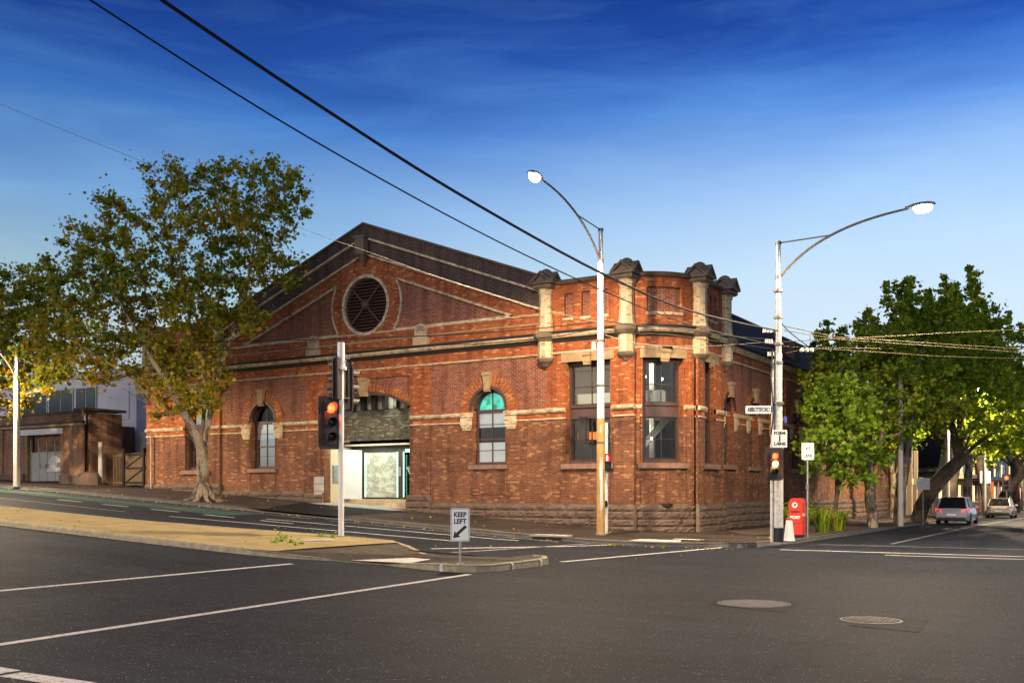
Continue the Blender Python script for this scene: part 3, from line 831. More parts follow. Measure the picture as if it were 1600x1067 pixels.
# finial bracket at the apex
mb = MB(); mb.box(GX - .28, GX + .28, -.5, -.16, 12.95, 13.75); mb.add([(GX - .22, -.45, 12.95), (GX + .22, -.45, 12.95), (GX + .22, -.1, 12.95), (GX - .22, -.1, 12.95), (GX, -.16, 12.6)], [(0, 1, 4), (1, 2, 4), (2, 3, 4), (3, 0, 4)])
mb.box(GX - .34, GX + .34, -.56, -.16, 13.75, 13.84)
mb.tube([(GX, -.2, 12.62), (GX, -.2, 12.42)], [.07, .03], 8)
mb.build('apex_bracket', 'sandstone_dark', BB)
# roundel
mb = MB(); ringsec(mb, mF, GX, cz0, 1.30, 1.45, 0, 2 * PI, 48, -.3, .07); mb.build('roundel_ring', 'brick_cream', BB)
mb = MB(); ringsec(mb, mF, GX, cz0, 1.45, 2.05, 0, 2 * PI, 48, -.05, .03); mb.build('roundel_brickwork', 'brick_red', BB)
LV = MB()
for i in range(17):
    z = cz0 - 1.3 + .08 + i * .1535; h = math.sqrt(max(0, 1.3 ** 2 - (z - cz0) ** 2)) - .01
    if h < .15: continue
    vs = [(GX + sx * h, y, zz) for sx in (-1, 1) for y, zz in ((.02, z - .065), (.05, z - .075), (.22, z + .06), (.19, z + .07))]
    LV.add(vs, [(0, 1, 5, 4), (1, 2, 6, 5), (2, 3, 7, 6), (3, 0, 4, 7), (0, 1, 2, 3), (4, 5, 6, 7)])
lv = LV.build('louvre', 'louvre_wood', BB)
mb = MB()
for a in (PI / 4, 3 * PI / 4, 5 * PI / 4, 7 * PI / 4):
    d = Vector((math.cos(a), 0, math.sin(a))); n_ = Vector((-d.z, 0, d.x)) * .04; c_ = Vector((GX, 0, cz0))
    p, q = c_ + d * .2, c_ + d * 1.3
    mb.prism([tuple(p - n_), tuple(q - n_), tuple(q + n_), tuple(p + n_)], (0, -.05, 0))
mb.build('cross_bar', 'louvre_wood', lv)
mb = MB(); mb.lathe([(.02, -.20), (.12, -.18), (.2, -.1), (.24, 0.0), (.24, .06)], (GX, -.02, cz0), 24, 'y'); mb.build('boss', 'louvre_wood', lv, smooth=True)
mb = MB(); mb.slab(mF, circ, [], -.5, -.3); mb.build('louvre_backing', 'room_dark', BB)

# pilasters of the gable wall
for (a, b) in ((-19.58, -18.62), (-12.92, -11.94)):
    mb = MB(); mb.slab(mF, [(a, .8), (b, .8), (b, 7.52), (a, 7.52)], [], 0, .07, bands=[(4.82, 0), (40, 1)], rim=True)
    mb.build('pilaster', ['brick_brown', 'brick_red'], BB)
mb = MB()  # red surround of the portal panel
mb.slab(mF, [(-18.62, 5.27), (-12.92, 5.27), (-12.92, 7.52), (-18.62, 7.52)], [rhole(-18.45, -13.1, 4.9, 7.12)], 0, .065) if False else None
mb.mbox(mF, -18.62, -12.92, 0, .065, 7.14, 7.52)
mb.mbox(mF, -18.62, -18.42, 0, .065, 5.74, 7.14); mb.mbox(mF, -13.12, -12.92, 0, .065, 5.74, 7.14)
mb.build('panel_surround', 'brick_red', BB)
# portal arch ring
rise = .68; hw = 2.62; r = (hw * hw + rise * rise) / (2 * rise); am = math.asin(hw / r); czp = 5.72 + rise - r
mb = MB(); ringsec(mb, mF, PORT[0], czp, r + .12, r + .50, PI / 2 - am * 1.03, PI / 2 + am * 1.03, 30, -.1, .10)
for i in range(31):
    a = PI / 2 - am * 1.03 + 2 * am * 1.03 * i / 30
    ringsec(mb, mF, PORT[0], czp, r + .13, r + .49, a - .0016, a + .0016, 1, .0, .104, 1)
mb.build('portal_arch', ['brick_red', 'paint_ochre'], BB)
mb = MB(); ringsec(mb, mF, PORT[0], czp, r, r + .12, PI / 2 - am, PI / 2 + am, 30, -.3, .06); mb.build('portal_arch_moulding', 'joinery', BB)
def keystone(mp, cx, z0, z1, w0, w1, d=.22, mat='sandstone', parent=BB, n=1):
    mb = MB()
    def ks(za, zb, wa, wb, dd):
        vs = [mp(cx + s * w, q, z) for z, w in ((za, wa), (zb, wb)) for q in (0, dd) for s in (-1, 1)]
        mb.add(vs, [(0, 1, 3, 2), (4, 6, 7, 5), (2, 3, 7, 6), (0, 2, 6, 4), (1, 5, 7, 3)])
    ks(z0, z1 - .14, w0, w1 * .92, d); ks(z1 - .14, z1, w1, w1, d + .05); ks(z0 + .1, z0 + .16, w0 * 1.12, w0 * 1.14, d + .03)
    return mb.build('keystone', mat, parent)
keystone(mF, PORT[0], 6.30, 7.16, .17, .27, .26)
# small arched stone ornaments standing on the cornice over the pilasters
for cx in (-19.1, -12.45):
    t_ = MB(); t_.mbox(mF, cx - .42, cx + .42, 0, .16, 8.42, 8.82)
    outl = arch_hole(cx, .34, 8.82, 9.12, 10)
    t_.slab(mF, outl, [], -.05, .12, rim=True)
    orn = t_.build('ornament', 'sandstone_pale', BB)
    m2 = MB()
    for i in range(5):
        a = PI * (i + .5) / 5
        m2.slab(mF, [(cx + rr_ * math.cos(a + da), 9.08 + rr_ * math.sin(a + da)) for rr_, da in ((.08, -.2), (.27, -.16), (.27, .16), (.08, .2))], [], .1, .125)
    m2.build('fan_carving', 'sandstone_dark', orn)

# ---- wings and tower
WG = .12
def wingmap(mp): return lambda s, d, z: mp(s, d + WG, z)
wF, wS = wingmap(mF), wingmap(mS)
def wing_wall(mp, s0, s1, holes, base, ztop=10.4, flip=False):
    mb = MB(); mb.slab(mp, [(s0, base), (s1, base), (s1, ztop), (s0, ztop)], holes, -.45, 0, bands=[(4.82, 0), (40, 1)], rim=True)
    return mb.build('wing_wall', ['brick_brown', 'brick_red'], BB)
W3 = (-4.85, -2.82); slits = [(-4.94, -4.53), (-4.13, -3.72), (-3.32, -2.91)]
wing_wall(wF, -5.8, -1.95, [rhole(W3[0], W3[1], 2.95, 7.15)] + [rhole(a, b, 9.0, 10.02) for a, b in slits], -.3)
wing_wall(wF, -31.6, -25.7, [rhole(-28.4, -26.6, 2.95, 7.15)] + [rhole(2 * GX - b, 2 * GX - a, 9.0, 10.02) for a, b in slits], 1.2, 10.6)
S3 = (2.75, 4.05)
wing_wall(wS, 1.95, 5.0, [rhole(S3[0], S3[1], 2.95, 7.15)] + [rhole(a, b, 9.0, 10.02) for a, b in ((2.75, 3.0), (3.3, 3.55), (3.85, 4.1))], -.3)
bay_cuts = [-AL + 2 * AL * i / 14 for i in range(1, 14)]
mb = MB(); mb.slab(mA, [(-AL, -.3), (AL, -.3), (AL, 10.4), (-AL, 10.4)], [rhole(-.98, .78, 2.95, 7.15), rhole(-.80, .70, 9.0, 10.0)], -.45, .0, cuts=bay_cuts, bands=[(4.82, 0), (40, 1)])
mb.build('bay_wall', ['brick_brown', 'brick_red'], BB)
# blind recess backs
for mp, lst, n in ((wF, slits, 1), (wF, [(2 * GX - b, 2 * GX - a) for a, b in slits], 1), (wS, [(2.75, 3.0), (3.3, 3.55), (3.85, 4.1)], 1), (mA, [(-.80, .70)], 6)):
    for a, b in lst:
        mb = MB(); mb.mbox(mp, a - .02, b + .02, -.5, -.13, 8.95, 10.08, n=n); mb.build('blind_window', 'brick_purple', BB)
        mb = MB(); mb.mbox(mp, a - .04, b + .04, -.1, .05, 8.88, 8.99, n=n); mb.build('blind_window_sill', 'brick_cream', BB)
# brick strips flanking the bay window and the wing windows (proud piers)
for (mp, a, b, n) in ((wF, -2.62, -1.72, 1), (mA, -1.40, -1.08, 3), (mA, .92, 1.30, 3), (wS, 1.75, 2.45, 1)):
    mb = MB()
    for i in range(n):
        x0 = a + (b - a) * i / n; x1 = a + (b - a) * (i + 1) / n
        mb.slab(mp, [(x0, -.2), (x1, -.2), (x1, 7.52), (x0, 7.52)], [], 0, .08, bands=[(4.82, 0), (40, 1)], rim=True)
    mb.build('pilaster', ['brick_brown', 'brick_red'], BB)

# ---- side wall
YE = 40.0
side_c = [5.95 + 3.42 * i for i in range(10)]
holes = [arch_hole(c, .66, 2.95, 5.42) for c in side_c]
mb = MB(); mb.slab(mS, [(5.0, -.4), (YE, -.4), (YE, 8.3), (5.0, 8.3)], holes, -.42, 0, bands=BANDS)
mb.build('side_wall', ['brick_brown', 'brick_red', 'brick_purple'], BB)
mb = MB(); mb.box(-31.5, 0, YE - .3, YE, -.3, 8.3); mb.box(-31.6, -31.3, .3, YE, 1.0, 8.3); mb.build('rear_wall', 'brick_dark', BB)
for i in range(11):
    c = 7.66 + 3.42 * i
    if c > YE - 1 or i > 9: continue
    if i % 3 == 2:
        mb = MB(); mb.slab(mS, [(c - .3, -.2), (c + .3, -.2), (c + .3, 7.52), (c - .3, 7.52)], [], 0, .08, bands=[(4.82, 0), (40, 1)], rim=True)
        mb.build('pilaster', ['brick_brown', 'brick_red'], BB)

# ---- strings and cornices, swept along each wall
def run(name, mp, s0, s1, prof, mat, n=1, parent=BB):
    """prof: list of (outwards, z) points of the moulding"""
    mb = MB(); k = len(prof)
    for i in range(n + 1):
        s = s0 + (s1 - s0) * i / n
        mb.v += [tuple(mp(s, d, z)) for d, z in prof]
    for i in range(n):
        for j in range(k):
            j2 = (j + 1) % k
            mb.f.append([i * k + j, i * k + j2, (i + 1) * k + j2, (i + 1) * k + j]); mb.m.append(0)
    mb.f.append(list(range(k))); mb.m.append(0); mb.f.append([n * k + j for j in range(k)][::-1]); mb.m.append(0)
    return mb.build(name, mat, parent)
def P_(z0, z1, d, b=0.0): return [(-.1 + b, z0), (d * .75 + b, z0), (d + b, z0 + (z1 - z0) * .35), (d + b, z1 - .02), (d - .02 + b, z1), (-.1 + b, z1)]
def cornice(mp, s0, s1, n=1):
    run('cornice_bed', mp, s0, s1, [(-.1, 8.02), (.05, 8.02), (.12, 8.14), (.16, 8.17), (-.1, 8.17)], 'gutter', n)  # bed coloured near-black: the shadow under the cornice put into it
    run('cornice', mp, s0, s1, [(-.1, 8.17), (.22, 8.17), (.30, 8.24), (.32, 8.31), (.28, 8.33), (-.1, 8.33)], 'brick_cream', n)
    run('gutter', mp, s0, s1, [(-.1, 8.333), (.30, 8.333), (.33, 8.42), (.28, 8.45), (.2, 8.42), (-.1, 8.42)], 'gutter', n)
cornice(mF, -25.6, -5.9); cornice(wF, -5.82, -1.80); cornice(mA, -AL, AL, 16); cornice(wS, 1.80, 5.02); cornice(wF, -31.7, -25.6)
for mp, a, b, n in ((mF, -25.6, -5.8, 1), (wF, -5.82, -1.80, 1), (mA, -AL, AL, 16), (wS, 1.8, 5.02, 1), (wF, -31.62, -25.6, 1), (mS, 5.02, YE, 1)):
    run('upper_string', mp, a, b, P_(7.52, 7.60, .10), 'brick_cream', n)
run('attic_string', mF, -25.6, -5.9, P_(8.86, 8.93, .05), 'sandstone', 1)
run('attic_string', mF, -25.6, -5.9, P_(9.25, 9.32, .05), 'brick_cream', 1)
# eaves of the side wall
run('eaves_cornice', mS, 5.02, YE, [(-.1, 8.0), (.1, 8.0), (.2, 8.12), (.25, 8.2), (-.1, 8.2)], 'brick_cream')
run('eaves_gutter', mS, 5.02, YE, [(-.1, 8.202), (.30, 8.202), (.38, 8.3), (.36, 8.38), (.26, 8.36), (-.1, 8.36)], 'gutter')
# window-head string in two courses, broken at the openings
def strings(mp, segs, n=1):
    for a, b in segs:
        k = n if n > 1 else 1
        run('moulded_string', mp, a, b, [(-.1, 5.08), (.06, 5.08), (.12, 5.14), (.13, 5.22), (.09, 5.27), (-.1, 5.27)], 'brick_cream', k)
        run('thin_string', mp, a, b, P_(4.80, 4.87, .05), 'brick_cream', k)
strings(mF, [(-25.6, W1 - 1.42), (W1 + 1.42, -19.58), (-11.94, W2 - 1.42), (W2 + 1.42, -5.8)])
pil = lambda s, d, z: mF(s, d + .07, z)
strings(pil, [(-19.6, -18.5), (-13.05, -11.92)])
strings(wF, [(-5.84, W3[0] - .02), (-2.70, -2.64), (-31.6, -28.45), (-26.55, -25.6)])
strings(lambda s, d, z: wF(s, d + .08, z), [(-2.64, -1.70)])
strings(mA, [(-AL, -1.0), (.80, AL)], 8)
strings(lambda s, d, z: wS(s, d + .08, z), [(1.75, 2.47)]); strings(wS, [(2.47, S3[0]), (S3[1], 5.05)])
for i, c in enumerate(side_c):
    a = 5.05 if i == 0 else side_c[i - 1] + 1.06
    if c - 1.06 > a: strings(mS, [(a, c - 1.06)])
strings(mS, [(side_c[-1] + 1.06, YE)])
# parapet coping
for mp, a, b, n, z in ((wF, -5.8, -1.9, 1, 10.4), (mA, -AL, AL, 16, 10.4), (wS, 1.9, 5.1, 1, 10.4), (wF, -31.7, -25.6, 1, 10.6)):
    run('coping', mp, a, b, [(-.5, z), (.07, z), (.13, z + .06), (.13, z + .14), (.05, z + .2), (-.5, z + .2)], 'coping_stone', n)
# extra brick band under the coping
# ---- stone piers with gabled caps
def pier(cx, cy, rot, zt=10.25, label=None):
    pr = thing('stone_pier', '', '', (0, 0, 0)); bpy.data.objects.remove(pr)
    ca, sa = math.cos(rot), math.sin(rot)
    def mp(s, d, z): return (cx + s * ca - d * sa, cy + s * sa + d * ca, z)
    mb = MB(); w = .31
    def oct_(w_): 
        k = w_ * .42
        return [(-w_, -k), (-k, -w_), (k, -w_), (w_, -k), (w_, k), (k, w_), (-k, w_), (-w_, k)]
    def ring(w_, z): return [mp(x, y, z) for x, y in oct_(w_)]
    prof = [(.12, 7.02), (.20, 7.12), (.33, 7.22), (.38, 7.30), (.38, 7.36), (.315, 7.38), (.315, 8.05), (.42, 8.15), (.50, 8.24), (.52, 8.36), (.36, 8.48), (.315, 8.55), (.285, 8.9), (.285, 9.1), (.27, 9.15), (.27, zt - .22), (.31, zt - .16), (.31, zt - .08), (.36, zt)]
    vs = [p for w_, z in prof for p in ring(w_, z)]; fs = []
    for i in range(len(prof) - 1):
        for k in range(8): fs.append((i * 8 + k, i * 8 + (k + 1) % 8, (i + 1) * 8 + (k + 1) % 8, (i + 1) * 8 + k))
    fs.append(tuple(range(8)))
    mb.add(vs, fs)
    mats = ['brick_cream', 'sandstone_dark']
    for i, f in enumerate(mb.f[:-1]):
        lvl = i // 8
        if lvl < 5 or 6 <= lvl <= 9: mb.m[i] = 1
    sh = mb.build('stone_pier', mats, BB)
    cp = MB(); z = zt
    # square block, four pediments, domed top
    def ring4(w_, z_): return [mp(x, y, z_) for x, y in ((-w_, -w_), (w_, -w_), (w_, w_), (-w_, w_))]
    pf = [(.36, z), (.44, z + .07), (.44, z + .16), (.40, z + .2), (.40, z + .3)]
    vs = [p for w_, zz in pf for p in ring4(w_, zz)]; fs = []
    for i in range(len(pf) - 1):
        for k in range(4): fs.append((i * 4 + k, i * 4 + (k + 1) % 4, (i + 1) * 4 + (k + 1) % 4, (i + 1) * 4 + k))
    fs.append((0, 1, 2, 3)); fs.append(tuple(len(vs) - 4 + k for k in range(4))); cp.add(vs, fs)
    for k in range(4):
        a = rot + k * PI / 2; c_, s_ = math.cos(a), math.sin(a)
        def q(s, d, zz): return (cx + s * c_ - d * s_, cy + s * s_ + d * c_, zz)
        vs = [q(s, d, zz) for d in (-.54, 0) for s, zz in ((-.50, z + .2), (0, z + .62), (.50, z + .2), (.50, z + .3), (0, z + .74), (-.50, z + .3))]
        cp.add(vs, [(0, 1, 4, 5), (1, 2, 3, 4), (6, 7, 10, 11), (7, 8, 9, 10), (5, 4, 10, 11), (4, 3, 9, 10), (0, 1, 7, 6), (1, 2, 8, 7), (0, 5, 11, 6), (2, 3, 9, 8)])
        cp.add([q(-.42, -.45, z + .2), q(.42, -.45, z + .2), q(0, -.45, z + .6)], [(0, 1, 2)])
    cap = cp.build('cap', 'sandstone_dark', sh)
    dm = MB(); dm.lathe([(.30, z + .45), (.30, z + .62), (.27, z + .72), (.2, z + .82), (.1, z + .88), (.02, z + .90)], (cx, cy, 0), 16); dm.build('dome', 'sandstone_dark', cap, smooth=True)
    return sh
n45 = math.radians(45)
pier(-5.80, -.14, 0); pier(-2.06, -.16, 0); pier(.16, 2.06, 0); pier(.14, 5.05, 0); pier(-25.72, -.14, 0, 10.45); pier(-31.5, -.14, 0, 10.45)

# ---- window dressings
def window_dressing(mp, cx, hw, ring_r, ztopk, sill=True):
    mb = MB(); ringsec(mb, mp, cx, 5.42, hw + .12, ring_r, 0, PI, 22, -.05, .05)
    for i in range(1, 22):
        a = PI * i / 22; ringsec(mb, mp, cx, 5.42, hw + .14, ring_r - .02, a - .008, a + .008, 1, 0, .054, 1)
    mb.mbox(mp, cx - ring_r, cx - hw - .12, -.05, .05, 5.27, 5.42); mb.mbox(mp, cx + hw + .12, cx + ring_r, -.05, .05, 5.27, 5.42)
    mb.build('window_arch', ['brick_red', 'paint_ochre'], BB)
    mb = MB(); ringsec(mb, mp, cx, 5.42, hw, hw + .12, 0, PI, 22, -.2, .085)
    ringsec(mb, mp, cx, 5.42, hw - .09, hw, 0, PI, 22, -.3, -.1)
    mb.build('arch_moulding', 'joinery', BB)
    keystone(mp, cx, 5.42 + hw - .14, ztopk, .12, .21, .20)
    for sg in (-1, 1):
        a, b = sorted((cx + sg * hw, cx + sg * (ring_r - .02)))
        mb = MB(); mb.mbox(mp, a - .02, b + .04, -.02, .15, 5.08, 5.27); mb.mbox(mp, a, b, -.02, .10, 4.72, 5.08)
        mb.mbox(mp, a + .03, b - .03, -.02, .07, 4.58, 4.72); mb.mbox(mp, a + .08, b - .06, -.02, .04, 4.5, 4.58)
        mb.build('impost', 'brick_cream', BB)
    if sill:
        pass
def sash_window(mp, cx, hw, z0, zs, d, blinds=None, fan=None, arched=True, parent=BB, bars=True, sillw=None, mull=True, n=1, backing=True):
    """frame > panes, blinds, sill"""
    fr = MB(); t = .075
    top = zs
    fr.mbox(mp, cx - hw, cx - hw + t, d - .1, d, z0, top); fr.mbox(mp, cx + hw - t, cx + hw, d - .1, d, z0, top)
    fr.mbox(mp, cx - hw + t, cx + hw - t, d - .1, d, z0, z0 + .11, n=n)
    mid = z0 + (zs - z0) * .46
    fr.mbox(mp, cx - hw + t, cx + hw - t, d - .07, d + .0, mid - .035, mid + .035, n=n)
    if arched:
        fr.mbox(mp, cx - hw + t, cx + hw - t, d - .1, d + .02, zs - .16, zs)
        ringsec(fr, mp, cx, zs, hw - t, hw, 0, PI, 18, d - .1, d)
        if mull: fr.mbox(mp, cx - .018, cx + .018, d - .06, d - .01, zs, zs + hw - .03)
    else:
        fr.mbox(mp, cx - hw + t, cx + hw - t, d - .1, d, zs - .09, zs, n=n)
    if mull:
        fr.mbox(mp, cx - .02, cx + .02, d - .06, d - .012, z0 + .1, mid - .035); fr.mbox(mp, cx - .02, cx + .02, d - .06, d - .012, mid + .035, zs - .08)
    if bars:
        for q in (z0 + (mid - z0) * .56, mid + (zs - mid) * .5):
            fr.mbox(mp, cx - hw + t, cx + hw - t, d - .05, d - .015, q - .012, q + .012, n=n)
    w = fr.build('window', 'joinery', parent)
    pn = MB(); pn.mbox(mp, cx - hw + .03, cx + hw - .03, d - .052, d - .044, z0 + .05, zs, n=n)
    if arched:
        pn.slab(mp, [(cx + (hw - .03) * math.cos(PI * i / 16), zs + (hw - .03) * math.sin(PI * i / 16)) for i in range(17)], [], d - .052, d - .044)
    pn.build('pane', 'glass', w)
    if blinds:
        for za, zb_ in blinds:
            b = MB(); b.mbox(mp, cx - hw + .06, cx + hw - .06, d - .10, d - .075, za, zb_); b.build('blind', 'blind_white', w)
    if fan:
        b = MB(); b.slab(mp, [(cx + (hw - .06) * math.cos(PI * i / 16), zs + (hw - .06) * math.sin(PI * i / 16)) for i in range(17)], [], d - .12, d - .1); b.build('fanlight_panel', fan, w)
    if sillw:
        s_ = MB(); s_.mbox(mp, cx - sillw, cx + sillw, d, .12, z0 - .21, z0 - .02, n=n); s_.build('sill', 'sill_stone', w)
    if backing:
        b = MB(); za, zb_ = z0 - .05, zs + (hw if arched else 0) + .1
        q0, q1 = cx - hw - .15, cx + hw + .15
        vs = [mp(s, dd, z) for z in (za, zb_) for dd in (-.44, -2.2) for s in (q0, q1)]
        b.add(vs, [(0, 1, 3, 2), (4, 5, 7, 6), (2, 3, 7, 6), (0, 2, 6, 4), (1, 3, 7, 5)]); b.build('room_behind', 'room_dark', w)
    return w
for cx in (W1, W2): window_dressing(mF, cx, .87, 1.47, 7.0)
for c in side_c: window_dressing(mS, c, .66, 1.08, 6.62)
zs = 5.30
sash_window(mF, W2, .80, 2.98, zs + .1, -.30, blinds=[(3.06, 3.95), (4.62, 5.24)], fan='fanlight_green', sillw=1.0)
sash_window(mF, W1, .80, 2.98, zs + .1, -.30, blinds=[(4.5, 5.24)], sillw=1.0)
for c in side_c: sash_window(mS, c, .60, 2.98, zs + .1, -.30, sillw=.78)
# recess line under the arched windows
for cx in (W1, W2):
    mb = MB()
    z0r = 1.72
    mb.mbox(mF, cx - .90, cx - .86, 0, .02, z0r, 2.74); mb.mbox(mF, cx + .86, cx + .90, 0, .02, z0r, 2.74); mb.mbox(mF, cx - .9, cx + .9, 0, .03, z0r - .06, z0r)
    mb.build('apron_edge', 'brick_brown', BB)
# tall two-storey windows of the wings and the bay
def tall_window(mp, cx, hw, n=1, d=-.34, case=False, backing=False):
    f = MB()
    f.mbox(mp, cx - hw, cx - hw + .09, d - .12, d + .05, 2.95, 7.15); f.mbox(mp, cx + hw - .09, cx + hw, d - .12, d + .05, 2.95, 7.15)
    f.mbox(mp, cx - hw + .09, cx + hw - .09, d - .12, d + .05, 7.03, 7.15, n=n)
    f.mbox(mp, cx - hw + .09, cx + hw - .09, d - .12, d + .02, 4.88, 5.30, n=n)
    f.mbox(mp, cx - hw + .09, cx + hw - .09, d - .12, d + .10, 5.26, 5.36, n=n); f.mbox(mp, cx - hw + .09, cx + hw - .09, d - .12, d + .06, 4.80, 4.88, n=n)
    f.mbox(mp, cx - hw + .09, cx + hw - .09, d - .12, d + .05, 2.95, 3.08, n=n)
    w = f.build('tall_window', 'joinery', BB)
    for za, zb_, split in ((3.08, 4.80, 3.92), (5.36, 7.03, 6.12)):
        s_ = MB(); t = .06; a, b = cx - hw + .09, cx + hw - .09
        s_.mbox(mp, a, a + t, d - .08, d - .01, za, zb_); s_.mbox(mp, b - t, b, d - .08, d - .01, za, zb_)
        s_.mbox(mp, a + t, b - t, d - .08, d - .01, za, za + t, n=n); s_.mbox(mp, a + t, b - t, d - .08, d - .01, zb_ - t, zb_, n=n)
        s_.mbox(mp, cx - .018, cx + .018, d - .07, d - .02, za + t, zb_ - t); s_.mbox(mp, a + t, b - t, d - .065, d - .025, split - .014, split + .014, n=n)
        s_.build('sash', 'joinery_dark', w)
        p = MB(); p.mbox(mp, a + .03, b - .03, d - .052, d - .046, za + .03, zb_ - .03, n=n); p.build('pane', 'glass', w)
    s_ = MB(); s_.mbox(mp, cx - hw - .18, cx + hw + .18, -.3, .14, 2.72, 2.93, n=n); s_.build('sill', 'sill_stone', w)
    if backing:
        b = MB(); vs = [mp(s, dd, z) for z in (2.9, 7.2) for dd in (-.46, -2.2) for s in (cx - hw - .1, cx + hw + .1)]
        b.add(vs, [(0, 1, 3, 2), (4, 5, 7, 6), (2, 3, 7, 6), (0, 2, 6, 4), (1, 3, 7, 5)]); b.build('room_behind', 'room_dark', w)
    return w
tw = tall_window(wF, sum(W3) / 2, (W3[1] - W3[0]) / 2); tall_window(mA, -.10, .88, 6); tall_window(wS, sum(S3) / 2, (S3[1] - S3[0]) / 2); tall_window(wF, -27.5, .9, backing=True)
# open casement leaf of the wing window
mb = MB(); mb.box(-4.02, -3.96, -.62, -.02 + .25, 3.75, 4.85); mb.box(-3.96, -3.3, -.60, -.57, 3.78, 3.81); mb.box(-3.96, -3.3, -.60, -.57, 4.8, 4.83)
mb.build('open_casement', 'joinery_dark', tw)
# lintels with keystones
def lintel(mp, cx, hw, n=1):
    mb = MB(); 
    for i in range(n):
        a = cx - hw + 2 * hw * i / n; b = cx - hw + 2 * hw * (i + 1) / n
        mb.mbox(mp, a, b, -.3, .06, 7.15, 7.52)
    mb.build('lintel', 'sandstone', BB)
    keystone(mp, cx, 6.98, 7.50, .15, .20, .14)
lintel(wF, sum(W3) / 2, 1.22); lintel(mA, -.10, 1.06, 6); lintel(wS, sum(S3) / 2, .82); lintel(wF, -27.5, 1.15)

# ---- rusticated bluestone plinth
def plinth(mp, s0, s1, zt, courses, base, bl=1.1, n0=1, cap=True, d0=.03, seed=1):
    rg = random.Random(seed); mb = MB(); zc = zt - .02
    ch_ = .30
    rows = [(zt - .30, zt)] + [(zt - .30 - ch_ * (i + 1), zt - .30 - ch_ * i) for i in range(courses)]
    for ri, (za, zb_) in enumerate(rows):
        s = s0; first = True
        while s < s1 - .01:
            l = bl * rg.uniform(.75, 1.35) * (.5 if first and ri % 2 else 1)
            e = min(s1, s + l)
            if s1 - e < .3: e = s1
            first = False
            gap = .008; a, b = s + gap, e - gap
            nx, nz = max(2, int((b - a) / .12)), 4
            dd = d0 + .06 + (0 if ri == 0 else .04)
            grid = []
            for k in range(nz + 1):
                for i in range(nx + 1):
                    u, v = i / nx, k / nz
                    edge = min(u, 1 - u) * nx < .5 or min(v, 1 - v) * nz < .5
                    h = 0 if edge else rg.uniform(.02, .075)
                    zz = za + gap + (zb_ - za - 2 * gap) * v
                    if ri == 0 and v > .7 and cap: h = -.03
                    grid.append(mp(a + (b - a) * u, dd + h, zz))
            fs = [(k * (nx + 1) + i, k * (nx + 1) + i + 1, (k + 1) * (nx + 1) + i + 1, (k + 1) * (nx + 1) + i) for k in range(nz) for i in range(nx)]
            mb.add(grid, fs)
            # returns
            vs = [mp(x, d, z) for z in (za + gap, zb_ - gap) for d in (-.05, dd if ri or True else dd) for x in (a, b)]
            mb.add(vs, [(0, 1, 3, 2), (4, 5, 7, 6), (0, 2, 6, 4), (1, 3, 7, 5)])
            s = e
    # mortar behind
    k = max(1, n0)
    mb.mbox(mp, s0, s1, -.05, d0 + .05, rows[-1][0], zt - .012, 1, n=k)
    return mb.build('plinth', ['bluestone', 'sandstone_dark'], BB)
plinth(mF, -11.9, -5.8, 1.28, 3, 0, seed=2)
pl2 = lambda s, d, z: mF(s, d + .08, z)
plinth(pl2, -13.25, -11.86, 1.63, 3, 0, seed=3, bl=1.4, cap=False)
plinth(pl2, -19.62, -18.42, 1.75, 2, 0, seed=4, bl=1.3)
plinth(mF, -25.7, -19.62, 1.82, 1, 0, seed=5); plinth(wF, -31.65, -25.6, 2.2, 1, 0, seed=6)
plinth(wF, -5.85, -2.66, 1.28, 4, 0, seed=7); plinth(lambda s, d, z: wF(s, d + .10, z), -2.68, -1.62, 1.28, 4, 0, seed=8)
plinth(mA, -AL - .02, AL + .02, 1.28, 4, 0, seed=9, n0=12)
plinth(lambda s, d, z: wS(s, d + .10, z), 1.62, 2.5, 1.28, 4, 0, seed=10); plinth(wS, 2.5, 5.08, 1.28, 4, 0, seed=11)
plinth(mS, 5.1, YE, 1.34, 4, 0, seed=12, bl=1.0)

# ---- roofs
mb = MB()
for sg, xe in ((-1, -25.7), (1, -5.8)):
    mb.add([(GX, .35, 14.15), (GX, YE, 14.15), (xe, YE, 10.45), (xe, .35, 10.45)], [(0, 1, 2, 3)])
mb.build('roof', 'roof_slate', BB)
mb = MB(); mb.add([(.32, 5.1, 8.36), (.32, YE, 8.36), (-4.1, YE, 11.75), (-4.1, 5.1, 11.75), (-5.9, 5.1, 10.3), (-5.9, YE, 10.3)], [(0, 1, 2, 3), (3, 2, 5, 4)])
mb.add([(.3, 5.1, 8.36), (-4.1, 5.1, 11.75), (-5.9, 5.1, 10.3), (-5.9, 5.1, 8.36)], [(0, 1, 2, 3)])
mb.add([(.3, YE, 8.36), (-4.1, YE, 11.75), (-5.9, YE, 10.3), (-5.9, YE, 8.36)], [(0, 1, 2, 3)])
mb.build('side_roof', 'roof_slate', BB)
run('ridge_flashing', lambda s, d, z: (-4.1 + d, s, z), 5.1, YE, [(-.12, 11.72), (.12, 11.72), (.1, 11.82), (-.1, 11.82)], 'gutter')
mb = MB(); mb.add([(-31.5, .2, 10.0), (-25.7, .2, 10.0), (-25.7, YE, 10.0), (-31.5, YE, 10.0)], [(0, 1, 2, 3)]); mb.add([(-5.8, .3, 10.0), (-2, .3, 10.0), (-.3, 2, 10.0), (-.3, 5.0, 10.0), (-5.8, 5.0, 10.0)], [(0, 1, 2, 3, 4)])
mb.box(-31.5, -25.7, .3, .6, 8.3, 10.6)
mb.build('flat_roof', 'roof_slate', BB)
mb = MB(); mb.box(-1.5, -.3, 17.0, 18.2, 8.3, 9.6); mb.box(-1.6, -.2, 16.9, 18.3, 9.6, 9.8); mb.build('chimney', 'brick_dark', BB)

